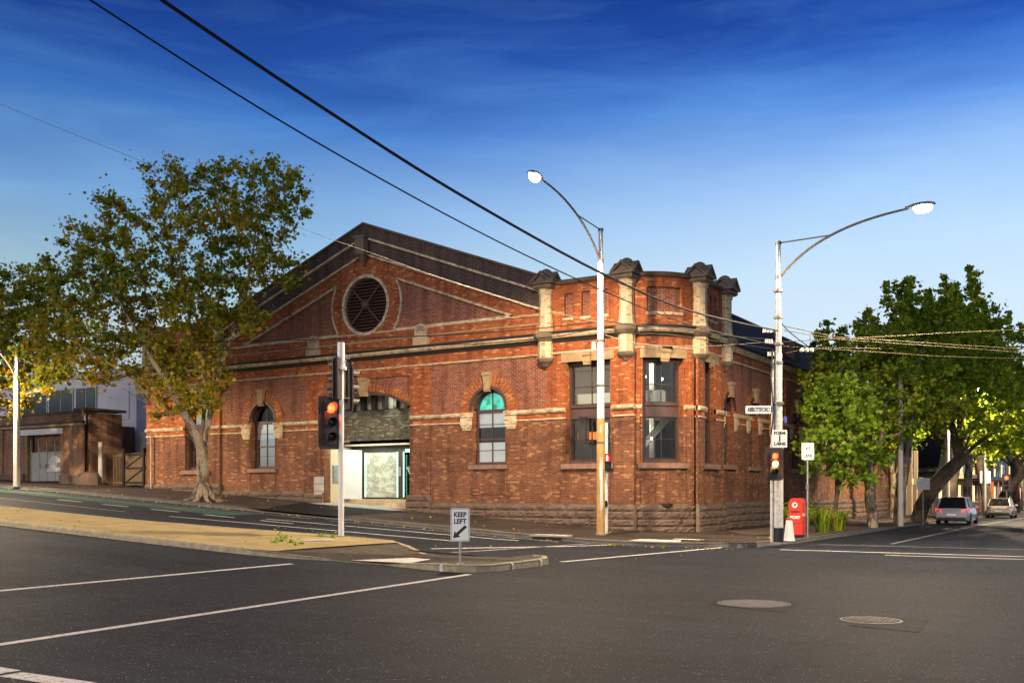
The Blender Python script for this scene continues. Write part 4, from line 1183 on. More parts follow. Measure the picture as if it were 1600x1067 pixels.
# ---- interior seen through the corner windows
for bx_ in ((-5.5, -.5, 5.2, 5.3, 1.3, 7.6), (-5.6, -5.5, .5, 5.3, 1.3, 7.6)):
    mb = MB(); mb.box(*bx_); mb.build('interior_wall', 'room_grey', BB)
mb = MB(); mb.box(-5.5, -.5, .5, 5.2, 1.2, 1.3); mb.build('interior_floor', 'room_dark', BB)
mb = MB(); mb.box(-5.5, -.5, .5, 5.2, 7.5, 7.6); mb.build('interior_ceiling', 'room_dark', BB)
mb = MB(); mb.box(-5.4, -1.2, 1.3, 1.4, 5.15, 5.95); mb.box(-1.3, -1.2, 1.4, 4.6, 5.15, 5.95); mb.box(-5.4, -1.2, 1.4, 5.1, 4.95, 5.12); mb.build('mezzanine', 'room_white', BB)
mb = MB(); mb.prism([(-4.4, 2.2, 1.6), (-4.4, 2.2, 2.0), (-1.2, 2.2, 5.15), (-.8, 2.2, 5.15)], (0, .1, 0)); mb.build('stair', 'room_white', BB)
mb = MB(); mb.box(-2.4, -2.2, 2.8, 3.0, 1.3, 7.5); mb.box(-3.2, -3.1, 1.8, 2.4, 5.9, 7.4); mb.build('interior_column', 'room_white', BB)
mb = MB(); mb.box(-4.9, -4.0, 1.0, 1.1, 3.95, 4.3); mb.build('lit_shelf', 'orange_lit', BB)
for i, (x, y, z) in enumerate(((-2.0, 1.5, 6.55), (-1.6, 2.3, 6.5), (-1.9, 1.9, 4.0), (-3.6, 2.1, 6.7))):
    mb = MB(); mb.lathe([(.01, -.06), (.045, -.03), (.05, 0), (.03, .04), (.01, .06)], (x, y, z), 12); q = mb.build('pendant_lamp', 'pendant_glow', BB, smooth=True)
    mb = MB(); mb.tube([(x, y, z + .08), (x, y, 7.5 if z > 5 else 4.95)], .008, 5); mb.build('flex', 'paint_black', q)
def point(name, loc, watts, col, size=.1):
    l = bpy.data.lights.new(name, 'POINT'); l.energy = watts; l.color = col; l.shadow_soft_size = size
    o = bpy.data.objects.new(name, l); o.location = loc; COL.objects.link(o); return o
point('interior_light', (-2.6, 2.6, 6.9), 85, (1, .86, .66), .15); point('interior_light', (-2.8, 2.6, 4.4), 40, (1, .82, .6), .15)

# ---- entrance porch behind the big arch
x0p, x1p = PORT[0] - PORT[1], PORT[0] + PORT[1]
zf = 1.42
mb = MB(); mb.box(x0p - .3, x0p, .42, 4.6, 3.98, 7.0); mb.build('porch_side_wall', 'brick_grey_green', BB)
mb = MB(); mb.box(x0p - .3, x0p, .42, 4.6, .9, 3.98); mb.build('porch_cream_wall', 'render_cream', BB)
mb = MB(); mb.box(x1p, x1p + .3, .42, 4.6, .9, 7.0); mb.build('porch_side_wall', 'brick_grey_green', BB)
mb = MB(); mb.box(x0p, x1p, 1.3, 1.5, 4.30, 5.78); mb.build('porch_brick_wall', 'brick_grey_green', BB)
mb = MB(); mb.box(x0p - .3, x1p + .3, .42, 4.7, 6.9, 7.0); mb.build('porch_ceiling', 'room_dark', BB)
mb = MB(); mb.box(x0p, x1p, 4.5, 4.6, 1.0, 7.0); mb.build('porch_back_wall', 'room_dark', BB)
mb = MB(); mb.box(x0p, x1p, 1.5, 4.5, 4.06, 4.14); mb.build('soffit', 'render_cream', BB)
for i in range(8):   # ribs of the sloping skylight
    xx = x0p + .1 + i * .68
    mb = MB(); mb.prism([(xx, .95, 5.78), (xx + .2, .95, 5.78), (xx + .2, .95, 6.62), (xx, .95, 6.62)], (.0, .25, 0)); mb.build('rib', 'joinery_dark', BB)
mb = MB(); mb.add([(x0p, 1.3, 5.80), (x1p, 1.3, 5.80), (x1p, 1.15, 6.9), (x0p, 1.15, 6.9)], [(0, 1, 2, 3)]); mb.build('skylight_panel', 'skylight_cloth', BB)
mb = MB(); mb.box(x0p - .1, x1p + .1, 1.6, 4.6, 1.0, zf); mb.box(x0p, x1p, 1.2, 1.6, 1.0, zf - .16); mb.build('step', 'sandstone_pale', BB)
mb = MB(); mb.prism([(x0p, 1.15, zf), (-17.72, 1.98, zf), (-17.72, 2.03, zf), (x0p, 1.6, zf)], (0, 0, 2.45)); mb.build('white_splay', 'room_white', BB)
lb = MB(); lb.box(x0p, x0p + .03, .55, 1.05, 2.2, 3.1); lbx = lb.build('letter_box_bank', 'alloy', BB)
for i in range(4):
    mb = MB(); mb.box(x0p + .03, x0p + .09, .58, 1.02, 2.25 + i * .21, 2.41 + i * .21); mb.build('letter_box', 'alloy', lbx)
gs = MB()
for a, b in ((-17.72, -17.52), (-15.42, -15.10), (-14.38, -14.26)): gs.box(a, b, 1.98, 2.1, zf, 3.9)
gs.box(-17.52, -15.42, 1.98, 2.1, 3.74, 3.9); gs.box(-17.52, -15.42, 1.98, 2.1, zf, zf + .09); gs.box(x0p, x1p, 1.96, 2.12, 3.902, 4.06)
gsc = gs.build('entrance_screen', 'joinery_dark', BB)
mb = MB(); mb.box(-17.52, -15.42, 2.03, 2.05, zf + .09, 3.74); mb.build('glass_panel', 'etched_glass', gsc)
for x in (-17.49, -15.44, -15.06):
    mb = MB(); mb.box(x - .022, x + .022, 1.965, 1.978, zf + .1, 3.74); mb.build('lit_edge', 'strip_light', gsc)
mb = MB(); mb.box(-15.1, -14.38, 2.06, 2.09, zf, 3.6); mb.build('side_glass', 'glass_green', gsc)
mb = MB(); mb.box(-14.26, x1p, 2.25, 2.3, zf, 3.7); dr = mb.build('door', 'dark_glass', BB)
for q_ in (0, .10):
    mb = MB(); mb.tube([(-14.75 + q_, 1.85, 3.0 ), (-14.2 + q_, 1.85, 1.85)], .022, 8); mb.build('handrail', 'room_white', dr)
text('number', '2', 'sign_white', dr, (-13.75, 2.23, 3.0), (1, 0, 0), (0, 0, 1), .34)
mb = MB(); mb.box(-15.34, -15.22, 1.95, 1.98, 2.55, 3.0); mb.build('intercom', 'alloy', gsc)
mb = MB(); mb.box(-15.1, -13.3, 2.14, 2.2, 3.72, 3.86); mb.build('strip_lamp', 'strip_light', BB)
al = bpy.data.lights.new('porch_light', 'AREA'); al.shape = 'RECTANGLE'; al.size = 3.6; al.size_y = .5; al.energy = 62; al.color = (.80, 1, .88)
ao = bpy.data.objects.new('porch_light', al); ao.location = (-16.2, 1.0, 4.2); ao.rotation_euler = (R(0), 0, 0); COL.objects.link(ao)
mb = MB(); mb.tube([(x0p + .05, 1.1, 3.8), (x0p + .25, .95, 3.72)], .05, 8); mb.build('security_camera', 'paint_black', BB)
mb = MB()
for k in range(4): mb.box(-18.95, -18.43, -.17, -.02, 1.1 + k * .36, 1.44 + k * .36)
mb.build('pale_jamb_stones', 'concrete', BB)

point('skylight_lamp', (-15.0, .75, 6.05), 16, (.95, 1, .8), .2); point('porch_lamp', (-16.9, 1.3, 3.6), 9, (.85, 1, .88), .15)
# bitumen seams sealing old cracks
def seam(pts, w, seed):
    rg = random.Random(seed); L = []; Rr = []; path = []
    for a, b in zip(pts, pts[1:]):
        n = max(2, int(math.hypot(b[0] - a[0], b[1] - a[1]) / .35))
        for i in range(n): t = i / n; path.append((a[0] + (b[0] - a[0]) * t + rg.gauss(0, .05), a[1] + (b[1] - a[1]) * t + rg.gauss(0, .05)))
    mb = MB(); v = []
    for i, p_ in enumerate(path):
        q_ = path[min(i + 1, len(path) - 1)]; o_ = path[max(i - 1, 0)]; d = Vector((q_[0] - o_[0], q_[1] - o_[1])).normalized(); k = w * rg.uniform(.5, 1.3) / 2
        for s_ in (-1, 1): x, y = p_[0] - d.y * k * s_, p_[1] + d.x * k * s_; v.append((x, y, g(x, y) + .0045))
    mb.add(v, [(2 * i, 2 * i + 1, 2 * i + 3, 2 * i + 2) for i in range(len(path) - 1)]); struct(mb.build('tar_seam', 'asphalt_patch'))
seam([(-3.5, -22.4), (-1.0, -22.9), (0.4, -22.7)], .035, 1)
# ================================================================== STREET FURNITURE
def T3(p): return (p[0], p[1], p[2])
DIRC = Vector((CX, SX, 0)); DIRF = Vector((-SX, CX, 0))   # right / away as seen by the photographer
def obox(mb, c, ax, ay, sx, sy, sz, m=0):
    """box centred at c, horizontal axes ax, ay (unit), half sizes"""
    c = Vector(c); ax = Vector(ax); ay = Vector(ay); up = Vector((0, 0, 1))
    vs = [c + ax * (sx * i) + ay * (sy * j) + up * (sz * k) for k in (-1, 1) for j in (-1, 1) for i in (-1, 1)]
    mb.add(vs, [(0, 2, 3, 1), (4, 5, 7, 6), (0, 1, 5, 4), (2, 6, 7, 3), (0, 4, 6, 2), (1, 3, 7, 5)], m)
def street_lamp(x, y, base, top, arm_dir, arm_len, head_z, r0, label, watts, bands, col, tilt=0, grp='street lamps with curved arms'):
    t = thing('street_lamp', label, 'street lamp', (x, y, base), group=grp)
    mb = MB()
    hs = base
    prev = base
    for (zt, r_a, r_b, mi) in bands:
        mb.tube([(x, y, prev), (x, y, zt)], [r_a, r_b], 20, True, mi); prev = zt
    mb.build('pole', [col[0], col[1], col[2]], t, smooth=True)
    mb = MB(); mb.cyl(x, y, base - .02, base + .03, r0 * 1.6, r0 * 1.5, 20); mb.build('base_plate', 'galvanised_dark', t)
    d = Vector((arm_dir[0], arm_dir[1], 0)).normalized()
    p0 = Vector((x, y, top - 1.15)) + d * .06; p3 = Vector((x, y, head_z)) + d * arm_len
    p1 = p0 + d * arm_len * .22 + Vector((0, 0, 1.0)); p2 = p3 - d * arm_len * .45 - Vector((0, 0, .14))
    pts = []
    for i in range(17):
        u = i / 16; pts.append(p0 * (1 - u) ** 3 + p1 * 3 * u * (1 - u) ** 2 + p2 * 3 * u * u * (1 - u) + p3 * u ** 3)
    mb = MB(); mb.tube(pts, [.045 - .012 * i / 16 for i in range(17)], 10); arm = mb.build('arm', 'galvanised_dark', t, smooth=True)
    mb = MB(); mb.tube([Vector((x, y, top - .05)), pts[8]], .022, 8); mb.build('brace', 'galvanised_dark', arm)
    for zc in (top - 1.15, top - .05):
        mb = MB(); mb.cyl(x, y, zc - .05, zc + .05, r_b * 1.25, r_b * 1.25, 16); mb.build('collar', 'galvanised_dark', arm)
    # head: lofted shell with a bowl lens below
    n_ = Vector((-d.y, d.x, 0)); up = Vector((0, 0, 1))
    o = p3 - d * .1
    mb = MB(); k = 12
    secs = [(0, .045, .04), (.10, .07, .05), (.22, .13, .09), (.45, .17, .11), (.68, .15, .10), (.82, .08, .06), (.86, .02, .02)]
    vs = []
    for l, w, h in secs:
        for i in range(k):
            a = 2 * PI * i / k; zz = math.sin(a) * h
            if zz < 0: zz *= .45
            vs.append(o + d * l + n_ * (w * math.cos(a)) + up * (zz + .03))
    fs = [(i * k + j, i * k + (j + 1) % k, (i + 1) * k + (j + 1) % k, (i + 1) * k + j) for i in range(len(secs) - 1) for j in range(k)]
    fs += [tuple(range(k)), tuple((len(secs) - 1) * k + j for j in range(k))]
    mb.add(vs, fs); hd = mb.build('lamp_head', 'galvanised', t, smooth=True)
    mb = MB(); c = o + d * .50
    rings = [(.15, .02), (.155, -.06), (.13, -.13), (.08, -.18), (.01, -.20)]
    vs = []
    for r_, h in rings:
        for i in range(16):
            a = 2 * PI * i / 16; vs.append(c + d * (r_ * 1.7 * math.cos(a)) + n_ * (r_ * math.sin(a)) + up * (h + .0))
    fs = [(i * 16 + j, i * 16 + (j + 1) % 16, (i + 1) * 16 + (j + 1) % 16, (i + 1) * 16 + j) for i in range(4) for j in range(16)]
    mb.add(vs, fs); mb.build('lens', 'lamp_glow', hd, smooth=True)
    l = bpy.data.lights.new('lamp_light', 'SPOT'); l.energy = watts; l.color = (1.0, .76, .49); l.spot_size = R(172); l.spot_blend = .25; l.shadow_soft_size = .12
    lo = bpy.data.objects.new('lamp_light', l); lo.location = c - up * .26; COL.objects.link(lo)
    if tilt: lo.rotation_euler = tilt
    return t
LW = 9300
zb1 = g(-1.2, -4.15) + .13
sl1 = street_lamp(-1.2, -4.15, zb1, 11.3, (0, -1), 4.3, 11.95, .15, 'street lamp on a tall pole painted ochre below and white above, before the corner tower', LW * .92,
    [(4.42, .155, .145, 1), (10.05, .135, .115, 0), (11.3, .085, .08, 2)], ('paint_white', 'paint_ochre', 'galvanised'))
for z0, z1, a0, a1 in ((1.25, 3.0, .35, .9), (3.9, 4.2, .3, .8), (1.0, 1.5, .5, .85), (2.2, 2.9, .2, .5)):
    mb = MB()   # flaking white patch on the ochre paint
    for i in range(4):
        q0 = -PI / 2 + a0 + (a1 - a0) * i / 4; q1 = -PI / 2 + a0 + (a1 - a0) * (i + 1) / 4
        mb.add([(-1.2 + .156 * math.cos(q), -4.15 + .156 * math.sin(q), z) for z in (z0 + .1 * ((i * 7) % 3), z1 - .12 * ((i * 5) % 3)) for q in (q0, q1)], [(0, 1, 3, 2)])
    mb.build('bare_patch', 'paint_white', sl1)
mb = MB(); obox(mb, Vector((-1.2, -4.15, 7.05)) - DIRC * .27 - DIRF * .05, DIRC, DIRF, .06, .06, .14); mb.build('junction_box', 'paint_white', sl1)
for z in (7.25, 5.62, 3.55):
    mb = MB(); mb.cyl(-1.2, -4.15, z - .035, z + .035, .155, .155, 20); mb.build('clamp', 'galvanised_dark', sl1)
sl2 = street_lamp(5.52, -4.87, .13, 9.78, (1, 0), 3.94, 10.24, .16, 'street lamp on the white corner pole with black foot that carries the tram wires', LW * .9,
    [(.62, .165, .165, 1), (3.3, .155, .15, 0), (6.2, .125, .115, 0), (7.3, .105, .10, 2), (9.78, .085, .075, 2)], ('paint_white_worn', 'paint_black', 'galvanised'))
mb = MB(); mb.tube([Vector((5.52, -4.87, .15)) - DIRC * .2, Vector((5.52, -4.87, 3.3)) - DIRC * .2], .06, 10); mb.tube([Vector((5.52, -4.87, 3.3)) - DIRC * .19, Vector((5.52, -4.87, 6.0)) - DIRC * .17], .045, 10)
mb.build('conduit', 'paint_white_worn', sl2)
for z in (3.28, 4.6, 5.9, 6.5, 7.35, 8.2):
    mb = MB(); mb.cyl(5.52, -4.87, z - .04, z + .04, .17 if z < 5 else .145, None, 18); mb.build('clamp', 'galvanised_dark', sl2)
mb = MB(); mb.tube([Vector((5.52, -4.87, 6.3)) - DIRC * .19 - DIRF * .05, Vector((5.52, -4.87, 5.4)) - DIRC * .25 - DIRF * .05, Vector((5.52, -4.87, 4.3)) - DIRC * .16 - DIRF * .07, Vector((5.52, -4.87, 3.6)) - DIRC * .25 - DIRF * .06], .022, 6)
mb.build('hanging_cable', 'cable_black', sl2)
mb = MB()
for z, o_ in ((6.9, -.45), (6.55, -.38), (6.15, -.3)):
    c = Vector((5.52, -4.87, z)); mb.tube([c, c + DIRC * o_], .025, 6)
    for q in (.6, .8, 1.0): mb.tube([c + DIRC * o_ * q - Vector((0, 0, .04)), c + DIRC * o_ * q + Vector((0, 0, .10))], [.055, .045], 8)
mb.build('insulator_bracket', 'galvanised', sl2)
sl3 = street_lamp(-32.79, -7.0, g(-32.8, -7) + .13, 8.7, (0, -1), 2.2, 9.3, .17, 'weathered grey street lamp pole before the neighbouring brick wall, its head lost in leaves', LW * .8,
    [(7.4, .17, .14, 0), (8.7, .13, .11, 2)], ('concrete_pole', 'paint_black', 'galvanised'))
mb = MB(); mb.tube([(-32.6, -7.12, 2.3), (-32.6, -7.12, 5.4)], .05, 8); mb.build('conduit', 'concrete_pole', sl3)
# added fill lamp, out of view, brightening the median, left road and tree
fill_lamp_left = street_lamp(-17.0, -31.0, g(-17, -31), 11.5, (0, 1), 4.3, 12.1, .15, 'added unseen fill lamp across the road from the median', LW * .8,
    [(11.5, .15, .09, 0)], ('galvanised', 'paint_black', 'galvanised'))
fill_lamp_near = street_lamp(9.5, -45.0, 0, 8.5, (0, 1), 3.0, 9.1, .15, 'added unseen fill lamp behind the camera at the near corner', LW * .62,
    [(8.5, .15, .09, 0)], ('galvanised', 'paint_black', 'galvanised'))  # added out of view to brighten the foreground and the island sign

# ---- traffic signal heads
def signal_head(parent, c, face, n=3, r=.15, sp=.40, board=None, lit={}, visor=.34, body_w=.19, name='signal_head'):
    """c: centre of the front of the housing; face: horizontal direction it looks"""
    f = Vector((face[0], face[1], 0)).normalized(); s = Vector((-f.y, f.x, 0)); c = Vector(c)
    H2 = sp * n / 2
    mb = MB(); obox(mb, c - f * .10, s, f, body_w, .10, H2)
    hd = mb.build(name, 'signal_black', parent)
    if board:
        mb = MB(); w, h = board; rr = .09; pl = []
        for cx_, cz_, a0 in ((w - rr, h - rr, 0), (-w + rr, h - rr, PI / 2), (-w + rr, -h + rr, PI), (w - rr, -h + rr, 1.5 * PI)):
            for i in range(5):
                a = a0 + PI / 2 * i / 4; pl.append(c - f * .05 + s * (cx_ + rr * math.cos(a)) + Vector((0, 0, cz_ + rr * math.sin(a))))
        mb.prism(pl, -f * .02); mb.build('backing_board', 'signal_black', hd)
    for k in range(n):
        z = H2 - sp * (k + .5); o = c + Vector((0, 0, z))
        mb = MB(); m = 20; v = []
        for dd, drop in ((0, 0), (visor, 1)):
            for rr in (r, r * .93):
                for i in range(m + 1):
                    a = math.radians(-35) + math.radians(250) * i / m
                    dl = dd if dd == 0 else visor * (.55 + .45 * max(0, math.sin(a)))
                    v.append(o + f * dl + s * (rr * math.cos(a)) + Vector((0, 0, rr * math.sin(a))))
        q = m + 1; fs = []
        for i in range(m):
            fs += [(i, i + 1, 2 * q + i + 1, 2 * q + i), (q + i, q + i + 1, 3 * q + i + 1, 3 * q + i), (2 * q + i, 2 * q + i + 1, 3 * q + i + 1, 3 * q + i)]
        mb.add(v, fs); mb.build('visor', 'signal_black', hd, smooth=False)
        mb = MB(); v = [o + f * .02]
        for rr, dd in ((r * .5, .035), (r * .92, .012)):
            for i in range(20):
                a = 2 * PI * i / 20; v.append(o + f * dd + s * (rr * math.cos(a)) + Vector((0, 0, rr * math.sin(a))))
        v[0] = o + f * .04
        fs = [(0, 1 + i, 1 + (i + 1) % 20) for i in range(20)] + [(1 + i, 1 + (i + 1) % 20, 21 + (i + 1) % 20, 21 + i) for i in range(20)]
        mb.add(v, fs); mb.build('signal_lens', lit.get(k, 'dark_glass'), hd, smooth=True)
        if k in lit:
            l = bpy.data.lights.new('signal_light', 'POINT'); l.energy = 22 if lit[k] != 'red_signal' else 12; l.color = (1, .5, .1) if 'amber' in lit[k] else (1, .08, .02); l.shadow_soft_size = .05
            lo = bpy.data.objects.new('signal_light', l); lo.location = o + f * .12; COL.objects.link(lo)
    return hd
# signal on the median
mx, my = -4.8, -14.04; mz = g(mx, my) + .14
ts = thing('traffic_signal', 'white post on the gravel median with three dark signal heads, the lowest showing red', 'traffic signal', (mx, my, mz))
mb = MB(); mb.cyl(mx, my, mz, 5.45, .085, .085, 18); mb.cyl(mx, my, 5.45, 6.2, .125, .105, 18); mb.cyl(mx, my, 5.38, 5.47, .17, .17, 8); mb.build('post', 'paint_white', ts, smooth=True)
mb = MB(); mb.cyl(mx, my, mz - .01, mz + .03, .15, .14, 12); mb.build('base_plate', 'galvanised_dark', ts)
cpt = Vector((mx, my, 0))
hz_ = lambda py, d=0: CAM[2] - (py - 769) / FPX * (depth(mx, my) + d)
signal_head(ts, cpt - DIRC * .27 - DIRF * .24 + Vector((0, 0, hz_(661))), (1, -.55), 3, .155, .43, (.36, .78), {0: 'red_signal'}, .30)
signal_head(ts, cpt - DIRC * .12 + DIRF * .05 + Vector((0, 0, hz_(592))), (-1, .0), 3, .15, .41, (.28, .68), {}, .36)
signal_head(ts, cpt + DIRC * .22 + DIRF * .35 + Vector((0, 0, hz_(606))), (.35, 1), 3, .15, .42, (.24, .80), {}, .3)
mb = MB()
for z in (hz_(622), hz_(690), hz_(560)): mb.tube([cpt + Vector((0, 0, z)) - DIRC * .25, cpt + Vector((0, 0, z)) + DIRC * .25], .025, 6)
mb.build('bracket', 'galvanised', ts)
# signal on the white lamp pole at the corner
p2 = Vector((5.52, -4.87, 0)); zz2 = lambda py: CAM[2] - (py - 769) / FPX * 31.8
fc = -DIRF
s2 = thing('traffic_signal', 'three aspect signal head showing red and amber, strapped to the white corner pole', 'traffic signal', T3(p2 + Vector((0, 0, 2.1))))
signal_head(s2, p2 - DIRC * .20 - DIRF * .32 + Vector((0, 0, zz2(725))), -DIRF, 3, .105, .25, (.29, .52), {0: 'red_signal', 1: 'amber_signal'}, .17, .14)
mb = MB(); mb.tube([p2 - DIRF * .1 + Vector((0, 0, zz2(715))), p2 - DIRC * .18 - DIRF * .25 + Vector((0, 0, zz2(715)))], .025, 6); mb.tube([p2 - DIRF * .1 + Vector((0, 0, zz2(738))), p2 - DIRC * .18 - DIRF * .25 + Vector((0, 0, zz2(738)))], .025, 6); mb.build('bracket', 'galvanised', s2)

# ---- flat signs
def rrect(c, ax, up, w, h, rr=.03, n=4):
    pl = []
    for cx_, cz_, a0 in ((w - rr, h - rr, 0), (-w + rr, h - rr, PI / 2), (-w + rr, -h + rr, PI), (w - rr, -h + rr, 1.5 * PI)):
        for i in range(n + 1):
            a = a0 + PI / 2 * i / n; pl.append(c + ax * (cx_ + rr * math.cos(a)) + up * (cz_ + rr * math.sin(a)))
    return pl
UP = Vector((0, 0, 1))
def sign_plate(parent, c, w, h, ax=DIRC, nrm=None, mat='sign_white', border=None, name='sign_face', rr=.03):
    nrm = nrm or -DIRF
    mb = MB(); mb.prism(rrect(c, ax, UP, w, h, rr), -nrm * .006 * 1); f = mb.build(name, mat, parent)
    if border:
        mb = MB(); a = rrect(c + nrm * .002, ax, UP, w - border[0], h - border[0], rr * .8); b = rrect(c + nrm * .002, ax, UP, w - border[0] - border[1], h - border[0] - border[1], rr * .6)
        n = len(a); mb.add(a + b, [(i, (i + 1) % n, n + (i + 1) % n, n + i) for i in range(n)]); mb.build('border', 'sign_black', f)
    return f
kx, ky = 2.36, -18.11; kz = g(kx, ky) + .14
kl = thing('keep_left_sign', 'white KEEP LEFT sign with black arrow at the nose of the island', 'road sign', (kx, ky, kz))
mb = MB(); mb.tube([(kx, ky, kz - .02), (kx, ky, 1.36)], .03, 10); mb.cyl(kx, ky, kz, kz + .015, .09, .09, 12); mb.build('post', 'galvanised', kl)
kc = Vector((kx, ky, 1.025)) - DIRF * .045
f = sign_plate(kl, kc, .215, .372, border=(.012, .010))
for wd, dz in (('KEEP', .225), ('LEFT', .075)): text('lettering', wd, 'sign_black', f, kc - DIRF * .003 + UP * dz, DIRC, UP, .105, .001, .28, bold=.006)
mb = MB(); o = kc - DIRF * .002 + UP * (-.16)
arrow = [(-.155, -.14), (-.125, .02), (-.085, -.02), (.11, .155), (.155, .105), (-.035, -.065), (.005, -.105)]
mb.prism([o + DIRC * a + UP * b for a, b in arrow], -DIRF * .0015); mb.build('arrow', 'sign_black', f)
mb = MB(); mb.cyl(0, 0, 0, .001, .001); 
# FORM 1 LANE
fl = thing('lane_sign', 'white FORM 1 LANE sign fixed above the amber signal on the corner pole', 'road sign', T3(p2 + UP * 3.15))
c = p2 + UP * zz2(685.5) - DIRF * .17
f = sign_plate(fl, c, .235, .28, rr=.02)
text('lettering', 'FORM', 'sign_black', f, c - DIRF * .003 + UP * .175, DIRC, UP, .095, .001, .36, bold=.004); text('lettering', '1', 'sign_black', f, c - DIRF * .003 + UP * .0, DIRC, UP, .17, .001, bold=.006); text('lettering', 'LANE', 'sign_black', f, c - DIRF * .003 - UP * .165, DIRC, UP, .095, .001, .36, bold=.004)
mb = MB(); obox(mb, c + DIRF * .05, DIRC, DIRF, .03, .05, .2); mb.build('clip', 'galvanised', fl)
# street name blade
sn = thing('street_name_sign', 'white ABBOTSFORD S street name blade reaching left from the corner pole', 'street sign', T3(p2 + UP * zz2(640)))
c = p2 - DIRC * .60 + UP * zz2(640) - DIRF * .05
f = sign_plate(sn, c, .46, .125, rr=.012); text('lettering', 'ABBOTSFORD S', 'sign_black', f, c - DIRF * .003, DIRC, UP, .14, .001, .80, bold=.005)
mb = MB(); obox(mb, p2 - DIRC * .15 + UP * zz2(640), DIRC, DIRF, .06, .03, .06); mb.build('clamp', 'galvanised', sn)
bs = thing('street_name_sign', 'small blue street blade on the far side of the corner pole', 'street sign', T3(p2 + UP * zz2(655)))
c = p2 + DIRC * .26 + DIRF * .1 + UP * zz2(655); ax = (DIRC * .45 + DIRF * .9).normalized()
f = sign_plate(bs, c, .18, .10, ax=ax, nrm=Vector((ax.y, -ax.x, 0)), mat='sign_blue', rr=.01)
mb = MB(); obox(mb, p2 + DIRC * .13 + UP * zz2(655), DIRC, DIRF, .06, .03, .05); mb.build('clamp', 'galvanised', bs)
# bicycle lane sign
bx, by = 5.3, -.7; c0_ = Vector((bx, by, 0)); Yb = depth(bx, by)
bl = thing('bicycle_lane_sign', 'white bicycle LANE sign on a slim pole beside the red post box', 'road sign', (bx, by, .13))
mb = MB(); mb.tube([(bx, by, .12), (bx, by, 3.45)], .03, 10); mb.build('post', 'paint_ochre' if False else 'galvanised', bl)
c = c0_ + UP * (CAM[2] + (769 - 705) / FPX * Yb) - DIRF * .04
f = sign_plate(bl, c, .22, .30, rr=.03)
mb = MB()
def ringp(mb, c, r, w):
    n = 20; v = [c + DIRC * ((r + q) * math.cos(2 * PI * i / n)) + UP * ((r + q) * math.sin(2 * PI * i / n)) for q in (0, w) for i in range(n)]
    mb.add(v, [(i, (i + 1) % n, n + (i + 1) % n, n + i) for i in range(n)])
o = c - DIRF * .004 + UP * .10
def W2_(a, b): return o + DIRC * a + UP * b
ringp(mb, W2_(-.095, -.03), .055, .012); ringp(mb, W2_(.095, -.03), .055, .012)
for a, b in (((-.095, -.03), (-.04, .05)), ((-.04, .05), (.065, .05)), ((.065, .05), (.0, -.03)), ((.0, -.03), (-.04, .05)), ((-.095, -.03), (.0, -.03)), ((.095, -.03), (.055, .085)), ((-.05, .075), (-.01, .075)), ((.03, .095), (.075, .085))):
    mb.tube([W2_(*a), W2_(*b)], .007, 4)
mb.build('bicycle_symbol', 'sign_black', f); text('lettering', 'LANE', 'sign_black', f, c - DIRF * .003 - UP * .16, DIRC, UP, .11, .001, .31, bold=.005)
mb = MB(); mb.box(bx - .045, bx + .045, by - .05, by + .03, 1.85, 2.05); mb.build('clip', 'galvanised_dark', bl)
# pedestrian signal behind the ochre pole
px_, py_ = G(947.5, 833, .13); Yp = depth(px_, py_); zp = lambda v: CAM[2] - (v - 769) / FPX * Yp
ps = thing('pedestrian_signal', 'slim white post with a red standing man lantern and push button, behind the ochre pole', 'pedestrian signal', (px_, py_, g(px_, py_) + .13))
mb = MB(); mb.cyl(px_, py_, g(px_, py_) + .1, zp(660), .06, .06, 14); mb.build('post', 'paint_white', ps, smooth=True)
c = Vector((px_, py_, zp(722))) - DIRF * .16
mb = MB(); obox(mb, c, DIRC, DIRF, .14, .09, .31); lan = mb.build('lantern', 'signal_black', ps)
mb = MB(); obox(mb, c - DIRF * .095 + UP * .155, DIRC, DIRF, .115, .004, .125); mb.build('red_face', 'red_hood', lan)
mb = MB()
q = c - DIRF * .102 + UP * .15
mb.prism([q + DIRC * a + UP * b for a, b in ((-.035, -.10), (-.01, -.10), (0, -.02), (.01, -.10), (.035, -.10), (.03, 0), (.045, .03), (.03, .05), (-.03, .05), (-.045, .03), (-.03, 0))], -DIRF * .004)
mb.prism([q + DIRC * (.024 * math.cos(a)) + UP * (.076 + .024 * math.sin(a)) for a in [2 * PI * i / 10 for i in range(10)]], -DIRF * .004)
mb.build('standing_man', 'red_man', lan)
mb = MB(); obox(mb, c - DIRF * .095 - UP * .155, DIRC, DIRF, .11, .004, .12); mb.build('dark_face', 'dark_glass', lan)
mb = MB()
for zc in (.155, -.155):
    for sx in (-1, 1): obox(mb, c - DIRF * .19 + UP * zc + DIRC * (.13 * sx), DIRC, DIRF, .006, .10, .12)
    obox(mb, c - DIRF * .19 + UP * (zc + .135), DIRC, DIRF, .136, .10, .006)
mb.build('hood', 'signal_black', lan)
mb = MB(); mb.lathe([(.02, -.13), (.075, -.11), (.085, 0), (.075, .11), (.02, .13)], (px_ + .02, py_ - .12, zp(787)), 14); pb = mb.build('push_button', 'paint_black', ps, smooth=True)
mb = MB(); mb.lathe([(.03, -.235), (.03, -.20)], (px_ + .02, py_, zp(787)), 12, 'y'); mb.build('button', 'alloy', pb)

